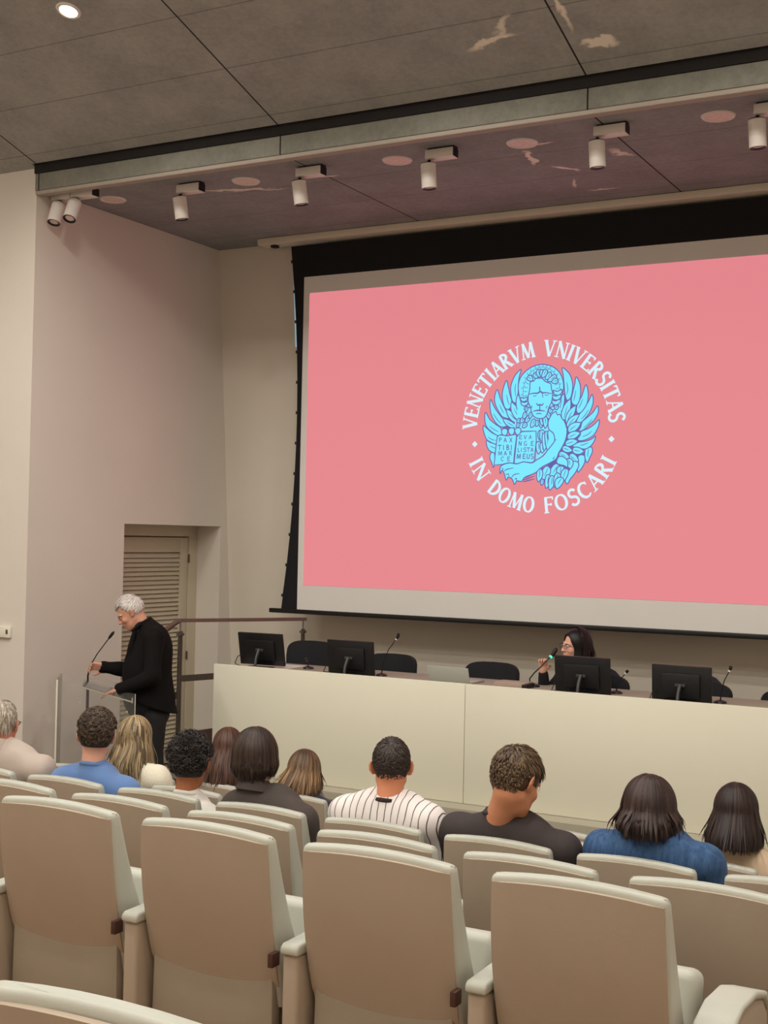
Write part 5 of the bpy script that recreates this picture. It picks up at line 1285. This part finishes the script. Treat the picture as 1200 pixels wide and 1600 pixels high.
G.cap(Sp(.33, 0, 1.66), Sp(.33, 0, 1.20), .15, .10, .015, 'c')
jk = obj('jacket', G.mesh('jacket'), M['suit'], sp, ang=80)
G = Field((-6.9, 7.3, .9), (-5.9, 8.3, 1.9), .008)
G.ell(Sp(.03, 0, 1.45), (.15, .135, .26), RR, .04); G.ell(Sp(.03, 0, 1.22), (.17, .165, .22), RR, .05); G.cap(Sp(.05, 0, 1.68), Sp(.078, 0, 1.735), .078, .068, .03)
G.cap(Sp(.105, 0, 1.80), Sp(.16, 0, 1.86), .052, .09, .004, 'c'); G.wrinkle(.002, 30, 42)
obj('shirt', G.mesh('shirt'), M['suitsh'], sp, ang=80)
# collar and lapel of the jacket
bm = B()
cp = [Sp(.14, -.07, 1.70), Sp(.085, -.078, 1.745), Sp(.03, -.062, 1.775), Sp(.005, 0, 1.785), Sp(.03, .062, 1.775), Sp(.085, .078, 1.745), Sp(.14, .07, 1.70)]
add_tube(bm, [Vector(tuple(q)) for q in cp], [.010, .016, .018, .018, .018, .016, .010], 10); obj('jacket_collar', bm, M['suit'], jk, ang=80)
for sd in (-1, 1):
    bm = B(); add_tube(bm, [Vector(tuple(Sp(.118, sd*.07, 1.70))), Vector(tuple(Sp(.142, sd*.074, 1.58))), Vector(tuple(Sp(.186, sd*.06, 1.42)))], [.014, .024, .008], 8); obj('lapel', bm, M['suit'], jk, ang=80)
for dz_ in (1.30, 1.20):
    bm = B(); bmesh.ops.create_uvsphere(bm, u_segments=12, v_segments=8, radius=.010); bmesh.ops.translate(bm, verts=bm.verts, vec=Vector(tuple(Sp(.208, -.07, dz_)))); obj('button', bm, M['black'], jk)
G = Field((-6.8, 7.3, .25), (-5.9, 8.3, 1.25), .010)
G.ell(Sp(-.03, 0, 1.08), (.16, .13, .13), RR, .04)
for b in (-.09, .09):
    G.cap(Sp(-.035, b, 1.05), Sp(-.04, b*1.1, .72), .098, .075, .03); G.cap(Sp(-.04, b*1.1, .72), Sp(-.055, b*1.15, .34), .072, .060, .03)
G.wrinkle(.003, 18, 43); G.plane((0, 0, .30), (0, 0, -1))
obj('trousers', G.mesh('trousers'), mat('black_trouser_wool', (24, 24, 27), .85, noise=.1, nscale=12), sp, ang=80)
for b in (-.105, .105):
    G = Field(tuple(Sp(.05, b, .3)-.25), tuple(Sp(.05, b, .3)+.25), .008)
    G.cap(Sp(-.07, b, .30), Sp(.13, b*1.15, .285), .043, .036, .01); G.plane((0, 0, .253), (0, 0, -1)); obj('shoe', G.mesh('shoe'), M['shoe'], sp, ang=80)

# clear acrylic lectern
def acrylic():
    m = bpy.data.materials.new('clear_acrylic'); m.use_nodes = True; nt = m.node_tree; nt.nodes.clear()
    o = nt.nodes.new('ShaderNodeOutputMaterial'); t = nt.nodes.new('ShaderNodeBsdfTransparent'); g_ = nt.nodes.new('ShaderNodeBsdfGlossy'); mx = nt.nodes.new('ShaderNodeMixShader'); d = nt.nodes.new('ShaderNodeBsdfDiffuse'); mx2 = nt.nodes.new('ShaderNodeMixShader')
    fr_ = nt.nodes.new('ShaderNodeFresnel'); fr_.inputs['IOR'].default_value = 1.3
    t.inputs[0].default_value = (.985, .988, .985, 1); g_.inputs['Roughness'].default_value = .06; d.inputs[0].default_value = (.75, .76, .74, 1)
    nt.links.new(fr_.outputs[0], mx.inputs[0]); nt.links.new(t.outputs[0], mx.inputs[1]); nt.links.new(g_.outputs[0], mx.inputs[2])
    mx2.inputs[0].default_value = .05; nt.links.new(mx.outputs[0], mx2.inputs[1]); nt.links.new(d.outputs[0], mx2.inputs[2]); nt.links.new(mx2.outputs[0], o.inputs[0]); return m
M['acrylic'] = acrylic(); M['edge'] = mat('polished_acrylic_edge', (220, 214, 196), .25, noise=.02)
lec = thing('lectern', 'transparent acrylic lectern with a sloping reading shelf in front of the speaker', 'lectern', (*(SO+SF*.38), .25))
ang_ = math.atan2(SF[1], SF[0])
lec.rotation_euler = (0, 0, ang_)     # local x = away from the speaker, local y = towards the camera side... (left hand side)
LX0, LX1, LY = .10-.38, .66-.38, .25
def side_panel(y):
    bm = B(); add_poly_prism(bm, [(LX0, 0), (LX1, 0), (LX1, 1.10), (LX0, 1.0)], 'y', y-.005, y+.005)
    o = obj('side_panel', bm, M['acrylic'], lec, sm=False)
    bm = B(); add_box(bm, LX0-.001, LX0+.004, y-.006, y+.006, 0, 1.0); obj('polished_edge', bm, M['edge'], o)
side_panel(LY); side_panel(-LY)
bm = B(); add_box(bm, LX1, LX1+.010, -LY-.005, LY+.005, 0, 1.105); fp = obj('front_panel', bm, M['acrylic'], lec, sm=False)
bm = B(); add_box(bm, LX1-.001, LX1+.011, LY+.004, LY+.010, 0, 1.106, .001); obj('polished_edge', bm, M['edge'], fp)
bm = B(); add_box(bm, LX1-.001, LX1+.011, -LY-.010, -LY-.004, 0, 1.106, .001); obj('polished_edge', bm, M['edge'], fp)
sh_ = [(.125-.38, .935), (.49-.38, 1.045), (.49-.38, 1.055), (.125-.38, .945)]
bm = B(); add_poly_prism(bm, sh_, 'y', -LY+.006, LY-.006); rs = obj('reading_shelf', bm, M['acrylic'], lec, sm=False)
bm = B(); add_poly_prism(bm, [(x, z+.0005) for x, z in sh_], 'y', LY-.006, LY-.001); obj('polished_edge', bm, M['edge'], rs)
bm = B(); add_box(bm, .118-.38, .128-.38, -LY+.006, LY-.006, .930, .965, .001); obj('shelf_lip', bm, M['edge'], rs)
bm = B(); add_box(bm, LX0-.04, LX1+.05, -LY-.04, LY+.04, 0, .015, .003); obj('base', bm, M['acrylic'], lec, sm=False)
for x, z in ((.16-.38, .87), (.5-.38, .94)):
    bm = B(); add_cyl(bm, (x, LY+.004, z), (x, LY+.010, z), .007, n=12); obj('screw', bm, M['silver'], lec)
# microphone on the lectern
mt = thing('gooseneck_microphone', 'black boom microphone rising from the lectern, held by the speaker', 'microphone', tuple(Sp(.455, .20, 1.10)), 0)
def rel(q): return Vector(tuple(q-np.array(mt.location)))
bm = B(); add_tube(bm, [rel(Sp(.465, .20, .262)), rel(Sp(.463, .2, 1.25))], .011, 12); obj('stand', bm, M['black'], mt)
bm = B(); add_tube(bm, [rel(Sp(.463, .2, 1.25)), rel(Sp(.465, .2, 1.33)), rel(Sp(.455, .2, 1.40)), rel(Sp(.40, .19, 1.50)), rel(Sp(.31, .165, 1.63))], [.008, .007, .005, .004, .004], 8); obj('gooseneck', bm, M['black'], mt)
bm = B(); add_tube(bm, [rel(Sp(.315, .165, 1.622)), rel(Sp(.306, .162, 1.635)), rel(Sp(.284, .153, 1.667)), rel(Sp(.275, .15, 1.68))], [.006, .011, .012, .004], 12); obj('microphone_head', bm, M['black'], mt)
# papers / tablet on the shelf
tb = thing('tablet', 'dark tablet lying on the sloping lectern shelf under the speaker’s hand', 'tablet', (*(SO+SF*.38+SR2*.06), 1.226), 0)
tb.rotation_euler = (0, -math.atan(.11/.365), ang_)
bm = B(); add_box(bm, -.10, .09, -.12, .12, .014, .022, .003); obj('case', bm, M['black'], tb)
bm = B(); add_box(bm, -.09, .08, -.11, .11, .0218, .0228); obj('display', bm, mat('dim_display', (70, 72, 76), .2), tb)

# ---------------------------------------------------------------- stair handrail
hr = thing('handrail', 'brown steel handrail at the steps left of the panel desk', 'handrail', (-6.34, 8.23, STZ))
def hrp(x, y, z): return (x+6.34, y-8.23, z-STZ)
ra, rb = (-6.34, 8.20, OZ-.695), (-6.06, 9.62, OZ-.735)
bm = B()
def flatbar(bm, p, q, w, h):
    p, q = Vector(p), Vector(q); d = (q-p).normalized(); s = d.cross(Vector((0, 0, 1))).normalized(); u = s.cross(d)
    vs = [bm.verts.new(e+s*a*w/2+u*b*h/2) for e in (p, q) for a, b in ((-1, -1), (1, -1), (1, 1), (-1, 1))]
    for f in ((0, 1, 2, 3), (7, 6, 5, 4), (0, 4, 5, 1), (1, 5, 6, 2), (2, 6, 7, 3), (3, 7, 4, 0)): bm.faces.new([vs[i] for i in f])
rc = (-6.70, 8.22, OZ-.925)
b2 = B(); flatbar(b2, hrp(*ra), hrp(*rb), .045, .028); flatbar(b2, hrp(*rc), hrp(*ra), .045, .028)
bmesh.ops.recalc_face_normals(b2, faces=b2.faces); obj('top_rail', b2, M['railwood'], hr, sm=False)
def post(x, y, zb, zt):
    bm = B(); bx, by, bz = hrp(x, y, zb); t_ = zt-zb
    add_box(bm, bx-.006, bx+.006, by-.025, by-.001, bz, bz+t_-.085, .002); add_box(bm, bx-.006+.0, bx+.006, by+.001, by+.025, bz, bz+t_-.085, .002)
    add_box(bm, bx-.02, bx+.02, by-.026, by+.026, bz+t_-.12, bz+t_-.10, .002)
    o = obj('post', bm, M['darksteel'], hr, sm=False)
    b3 = B(); add_cyl(b3, (bx, by, bz+t_-.12), (bx, by, bz+t_-.012), .007, n=10); obj('pin', b3, M['steel'], o)
post(-6.335, 8.22, .48, ra[2]); post(-6.065, 9.60, STZ, rb[2]); post(-6.68, 8.22, .365, rc[2]+.02)
bm = B(); flatbar(bm, hrp(-6.335, 8.23, OZ-1.155), hrp(-6.07, 9.6, OZ-1.175), .012, .05); bmesh.ops.recalc_face_normals(bm, faces=bm.faces); obj('middle_rail', bm, M['darksteel'], hr, sm=False)
bm = B(); flatbar(bm, hrp(-6.68, 8.22, OZ-1.49), hrp(-6.335, 8.22, OZ-1.27), .012, .05); bmesh.ops.recalc_face_normals(bm, faces=bm.faces); obj('middle_rail', bm, M['darksteel'], hr, sm=False)
bm = B(); flatbar(bm, hrp(-6.325, 8.25, OZ-1.66), hrp(-6.07, 9.6, OZ-1.66), .014, .16); bmesh.ops.recalc_face_normals(bm, faces=bm.faces); obj('kick_plate', bm, M['railwood'], hr, sm=False)

# ---------------------------------------------------------------- on the panel desk
def monitor(x, y, ztop, tilt, rz, label, w=.405, h=.262):
    t = thing('monitor', label, 'monitor', (x, y, WT), math.radians(rz), 'black monitors on the panel desk')
    zc = ztop-WT-h/2
    Q = Matrix.Translation((0, 0, zc)) @ Matrix.Rotation(math.radians(tilt), 4, 'X')
    bm = B(); add_box(bm, -w/2, w/2, -.012, .012, -h/2, h/2, .005, 2, Q); add_box(bm, -w*.32, w*.32, -.030, -.010, -h*.34, h*.30, .008, 2, Q); obj('casing', bm, M['black'], t)
    bm = B(); add_box(bm, -w/2+.012, w/2-.012, .0115, .0125, -h/2+.018, h/2-.012, 0, 1, Q); obj('display', bm, mat('dark_display', (18, 20, 24), .15), t)
    bm = B(); add_box(bm, -.035, .035, -.045, -.028, -.008, .012, .003, 2, Q); add_tube(bm, [(0, -.045, zc), (0, -.085, zc*.55), (0, -.10, .012)], [.013, .012, .012], 10); obj('stand', bm, M['darkgrey'], t)
    bm = B(); add_box(bm, -.10, .10, -.17, .05, 0, .010, .004); obj('base', bm, M['black'], t)
    bm = B(); add_tube(bm, [(-w*.40, -.014, zc-h*.18), (-w*.47, -.05, zc-h*.25), (-w*.50, -.07, zc-h*.45), (-w*.40, -.09, .02), (-w*.25, -.10, .012), (-.02, -.115, .02)], .0035, 6); obj('cable', bm, M['black'], t)
M['darkgrey'] = mat('dark_grey_plastic', (62, 62, 62), .4)
monitor(-5.83, 8.62, OZ-.785, 13, 4, 'black monitor at the left end of the panel desk, below the handrail')
monitor(-5.005, 8.62, OZ-.80, 7, 0, 'black monitor between the two black chairs left of the upright microphone')
monitor(-3.135, 8.62, OZ-.805, 8, 0, 'black monitor in front of the woman with the microphone')
monitor(-2.435, 8.62, OZ-.822, 4, 0, 'black monitor at the right, below the lower screen corner')
def mic(p, tip, label, bend=.3, ring=True):
    """p, tip world points"""
    p = Vector(p); tip = Vector(tip)
    t = thing('gooseneck_microphone', label, 'microphone', tuple(p), 0, 'gooseneck microphones on the panel desk')
    bm = B(); add_lathe(bm, [(0, .02), (.02, .02), (.038, .012), (.045, 0), (0, 0)], 20); obj('base', bm, M['black'], t)
    d = tip-p; pts = [Vector((0, 0, .015)), Vector((d.x*.1, d.y*.1, d.z*.3)), Vector((d.x*.4, d.y*.4, d.z*.62)), d*.86]
    bm = B(); add_tube(bm, pts, [.005, .004, .0035, .0035], 8); obj('gooseneck', bm, M['black'], t)
    u = (d-pts[2]).normalized()
    bm = B(); add_tube(bm, [d*.86, d*.86+u*.012], .009, 12); obj('light_ring', bm, M['white'] if ring is True else ring, t)
    bm = B(); add_tube(bm, [d*.86+u*.012, d*.86+u*.03, d, d+u*.006], [.009, .012, .011, .004], 12); obj('microphone_head', bm, M['black'], t)
    return t
mic((-4.79, 8.72, WT), (-4.64, 8.70, OZ-.735), 'upright gooseneck microphone between the second monitor and the open laptop')
mic((-2.95, 8.80, WT), (-2.87, 8.78, OZ-.90), 'short gooseneck microphone just right of the woman’s monitor')
mic((-2.20, 8.72, WT), (-2.13, 8.70, OZ-.815), 'gooseneck microphone right of the rightmost monitor')
mic((-5.50, 8.80, WT), (-5.40, 8.60, OZ-.965), 'low gooseneck microphone in front of the leftmost black chair')
# laptop with its lid towards the hall
lp = thing('laptop', 'open silver laptop with its lid towards the audience', 'laptop', (-4.165, 8.62, WT), math.radians(-2))
bm = B(); add_box(bm, -.17, .17, 0, .24, .002, .016, .004); obj('keyboard_base', bm, M['silver'], lp)
bm = B(); add_box(bm, -.17, .17, -.004, .003, 0, .235, .004, 2, Matrix.Translation((0, 0, .012)) @ Matrix.Rotation(math.radians(64), 4, 'X')); ld_ = obj('lid', bm, M['silver'], lp)
for v in ld_.data.vertices: pass
Qm = Matrix.Translation((0, 0, .012)) @ Matrix.Rotation(math.radians(64), 4, 'X')
# lid leans back towards the audience: rebuild upright with a small lean
ld_.data.clear_geometry(); bm = B(); add_box(bm, -.17, .17, -.004, .003, 0, .115, .003, 2, Matrix.Translation((0, 0, .012)) @ Matrix.Rotation(math.radians(18), 4, 'X')); bm.to_mesh(ld_.data); bm.free(); smooth(ld_.data)
bm = B(); add_lathe(bm, [(0, 0), (.012, 0), (.012, .001), (0, .001)], 20, Matrix.Translation((.0, -.004, .060)) @ Matrix.Rotation(math.radians(108), 4, 'X')); obj('lid_emblem', bm, M['white'], lp)
bx = thing('document_box', 'flat taupe box on the desk left of the woman', 'box', (-3.68, 8.60, WT))
bm = B(); add_box(bm, -.12, .115, 0, .16, 0, .040, .003); obj('box_body', bm, mat('taupe_card', (168, 150, 136), .7), bx)
bm = B(); add_box(bm, .10, .135, -.01, .15, .002, .034, .003); obj('box_end', bm, M['black'], bx)
pp = thing('paper_sheet', 'white paper lying under the leftmost monitor on the desk', 'paper', (-5.80, 8.72, WT))
bm = B(); add_box(bm, -.19, .18, -.16, .24, .0, .003); obj('sheet', bm, M['paper'], pp)
cbt = tag(obj('cable', (lambda bm: (add_tube(bm, [(-6.0, 8.80, WT+.004), (-6.03, 8.74, WT+.06), (-6.02, 8.70, WT+.11), (-5.97, 8.68, WT+.13), (-5.93, 8.66, WT+.12)], .003, 6), bm)[1])(B()), M['darkgrey']), 'thin grey cable looping up beside the leftmost monitor', 'cable')

# black conference chairs behind the desk
def pchair(x, y, label, top=OZ-.93):
    t = thing('conference_chair', label, 'chair', (x, y, STZ), 0, 'black chairs behind the panel desk')
    h = top-STZ
    bm = B()
    n = 14; W_ = .235
    fr_, bk_ = [], []
    outl = []
    for i in range(n+1):
        a = PI*i/n; cxx = -math.cos(a); s_ = math.sin(a)
        outl.append((W_*math.copysign(abs(cxx)**.55, cxx), h-.13+.13*s_**.5))
    outl = [(-W_*.90, .50)] + outl + [(W_*.90, .50)]
    b2 = bmesh.new()
    A = []; Bq = []
    for (px, pz) in outl:
        cur = .10*(px/W_)**2
        A.append((px, .0+(-cur)*.6 + (h-pz)*-.10, pz)); Bq.append((px*.97, .035-cur*.6+(h-pz)*-.10, pz))
    # strips across the width so that the curved back is a real shell
    m_ = len(outl)//2
    rows = []
    for k in range(m_+1):
        l, r = outl[k], outl[-1-k]; row = []
        for j in range(9):
            f = j/8; px = l[0]+(r[0]-l[0])*f; pz = l[1]+(r[1]-l[1])*f; cur = .07*(px/W_)**2
            row.append((px, -cur-(h-pz)*.12, pz))
        rows.append(row)
    vf = [[b2.verts.new((x_, y_, z_)) for x_, y_, z_ in row] for row in rows]
    for a_, b_ in zip(vf[:-1], vf[1:]):
        for j in range(8): b2.faces.new((a_[j], a_[j+1], b_[j+1], b_[j]))
    bmesh.ops.remove_doubles(b2, verts=b2.verts, dist=.0005)
    bmesh.ops.recalc_face_normals(b2, faces=b2.faces)
    bmesh.ops.solidify(b2, geom=b2.faces[:], thickness=.035)
    merge(bm, b2)
    obj('backrest', bm, M['chairfab'], t, ang=60)
    bm = B(); add_box(bm, -.24, .24, -.50, -.05, .40, .48, .03, 3); obj('seat', bm, M['chairfab'], t, ang=60)
    for sx in (-1, 1):
        bm = B(); add_tube(bm, [(sx*.25, -.08, .42), (sx*.27, -.10, .62), (sx*.27, -.34, .64), (sx*.25, -.40, .44)], .013, 8); obj('armrest', bm, M['black'], t)
    bm = B(); add_cyl(bm, (0, -.27, .08), (0, -.27, .41), .028, n=14); obj('column', bm, M['darksteel'], t)
    for k in range(5):
        a = 2*PI*k/5; bm = B(); add_tube(bm, [(0, -.27, .10), (.26*math.cos(a), -.27+.26*math.sin(a), .05)], [.022, .014], 8); l = obj('base_leg', bm, M['black'], t)
        bm = B(); add_cyl(bm, (.26*math.cos(a)-.012, -.27+.26*math.sin(a), .028), (.26*math.cos(a)+.012, -.27+.26*math.sin(a), .028), .028, n=14); obj('caster', bm, M['black'], l)
for x, lb, tp in ((-5.73, 'black conference chair behind the gap left of the second monitor', OZ-.885), (-4.965, 'black conference chair behind the second monitor and upright microphone', OZ-.945), (-4.085, 'black conference chair right of the open laptop', OZ-.955), (-3.24, 'black conference chair the woman sits in', OZ-.99), (-2.49, 'black conference chair behind the rightmost monitor', OZ-.99), (-1.80, 'black conference chair cut off at the right edge of the picture', OZ-1.0)):
    pchair(x, 9.28, lb, tp)

# ---------------------------------------------------------------- the woman at the desk
wp = thing('person', 'woman with long dark hair and glasses in black, seated behind the desk holding a microphone', 'person')
Rw = rot(140, 2, -6); hw = np.array((-3.372, 9.10, 1.668))
F = Field((-3.9, 8.35, 1.0), (-2.85, 9.4, 1.86), .0065)
sculpt_head(F, hw, Rw, .96, False, .010)
F.cap(hw+Rw@np.array((0, -.02, -.05)), (-3.34, 9.12, 1.49), .045, .048, .02)
F.cap((-3.32, 9.12, 1.42), (-3.30, 9.12, 1.10), .09, .09, .02)
wr1 = np.array((-3.555, 8.93, 1.49)); e1 = np.array((-3.575, 9.02, 1.29)); wr2 = np.array((-3.15, 8.90, 1.42)); e2 = np.array((-3.06, 9.05, 1.24))
F.cap((-3.47, 9.12, 1.42), e1, .035, .03, .02); F.cap(e1, wr1, .03, .022, .01)
F.cap((-3.17, 9.12, 1.42), e2, .035, .03, .02); F.cap(e2, wr2, .03, .022, .01)
hand(F, wr1, (.12, -.30, 1), (-.3, .9, .2), -1, 1.25, .92, .004)
hand(F, wr2, (-.5, -1, -.1), (0, 0, 1), 1, .4, .9, .005)
obj('body', F.mesh('body'), skin((226, 172, 150)), wp, ang=80)
face_bits(wp, hw, Rw, .96); glasses(wp, hw, Rw, .96)
hair_long(wp, hw, Rw, .96, [(30, 22, 22), (42, 31, 30), (24, 18, 18)], 1300, 1.30, flare=.42, wave=.009, seed=51, cap_col=(20, 15, 15), grow=.014, ragged=.03, face=90, back=-.01, thick=.0032)
G = Field((-3.9, 8.6, 1.0), (-2.8, 9.45, 1.6), .008)
G.ell((-3.32, 9.12, 1.36), (.17, .11, .16), None, .04); G.cap((-3.32, 9.12, 1.30), (-3.31, 9.12, 1.08), .13, .14, .04)
for s_, e_, w_ in (((-3.46, 9.11, 1.44), e1, wr1), ((-3.18, 9.11, 1.44), e2, wr2)):
    G.cap((-3.33, 9.12, 1.475), s_, .05, .055, .03); G.cap(s_, e_, .056, .050, .03); G.cap(e_, np.array(e_)+(np.array(w_)-e_)*.88, .050, .036, .02)
G.wrinkle(.003, 28, 52)
obj('sweater', G.mesh('sweater'), mat('black_knit', (26, 25, 30), .9, noise=.1, nscale=12), wp, ang=80)
G = Field((-3.65, 8.4, .58), (-2.95, 9.4, 1.2), .012)
for s_ in (-1, 1):
    G.cap((-3.30+s_*.09, 9.12, 1.09), (-3.30+s_*.12, 8.72, 1.09), .085, .065, .03); G.cap((-3.30+s_*.12, 8.72, 1.09), (-3.30+s_*.11, 8.75, .68), .062, .05, .02)
obj('trousers', G.mesh('trousers'), mat('dark_trousers', (34, 34, 40), .85), wp, ang=80)
for s_ in (-1, 1):
    G = Field((-3.30+s_*.11-.08, 8.5, .58), (-3.30+s_*.11+.08, 8.85, .75), .008); G.cap((-3.30+s_*.11, 8.76, .64), (-3.30+s_*.11, 8.60, .63), .04, .032, .01); G.plane((0, 0, .599), (0, 0, -1)); obj('shoe', G.mesh('shoe'), M['shoe'], wp, ang=80)
M['greenled'] = mat('green_ring_light', (60, 200, 140), .4, emit=(70, 240, 170), estr=1.5)
wm = thing('gooseneck_microphone', 'bent gooseneck microphone with a green light ring, held by the woman', 'microphone', (-3.57, 8.80, WT), 0, 'gooseneck microphones on the panel desk')
def wr_(x, y, z): return (x+3.57, y-8.80, z-WT)
bm = B(); add_lathe(bm, [(0, .02), (.02, .02), (.038, .012), (.045, 0), (0, 0)], 20); obj('base', bm, M['black'], wm)
pts = [wr_(-3.57, 8.80, WT+.015), wr_(-3.60, 8.80, 1.40), wr_(-3.605, 8.80, 1.44), wr_(-3.57, 8.80, 1.485), wr_(-3.53, 8.83, 1.53), wr_(-3.50, 8.86, 1.575), wr_(-3.478, 8.88, 1.60)]
bm = B(); add_tube(bm, pts, .005, 8); obj('gooseneck', bm, M['black'], wm)
bm = B(); add_tube(bm, [wr_(-3.480, 8.878, 1.598), wr_(-3.472, 8.885, 1.606)], .012, 12); obj('light_ring', bm, M['greenled'], wm)
bm = B(); add_tube(bm, [wr_(-3.472, 8.885, 1.606), wr_(-3.463, 8.892, 1.62), wr_(-3.448, 8.905, 1.655), wr_(-3.443, 8.91, 1.665)], [.012, .017, .016, .006], 12); obj('microphone_head', bm, M['black'], wm)
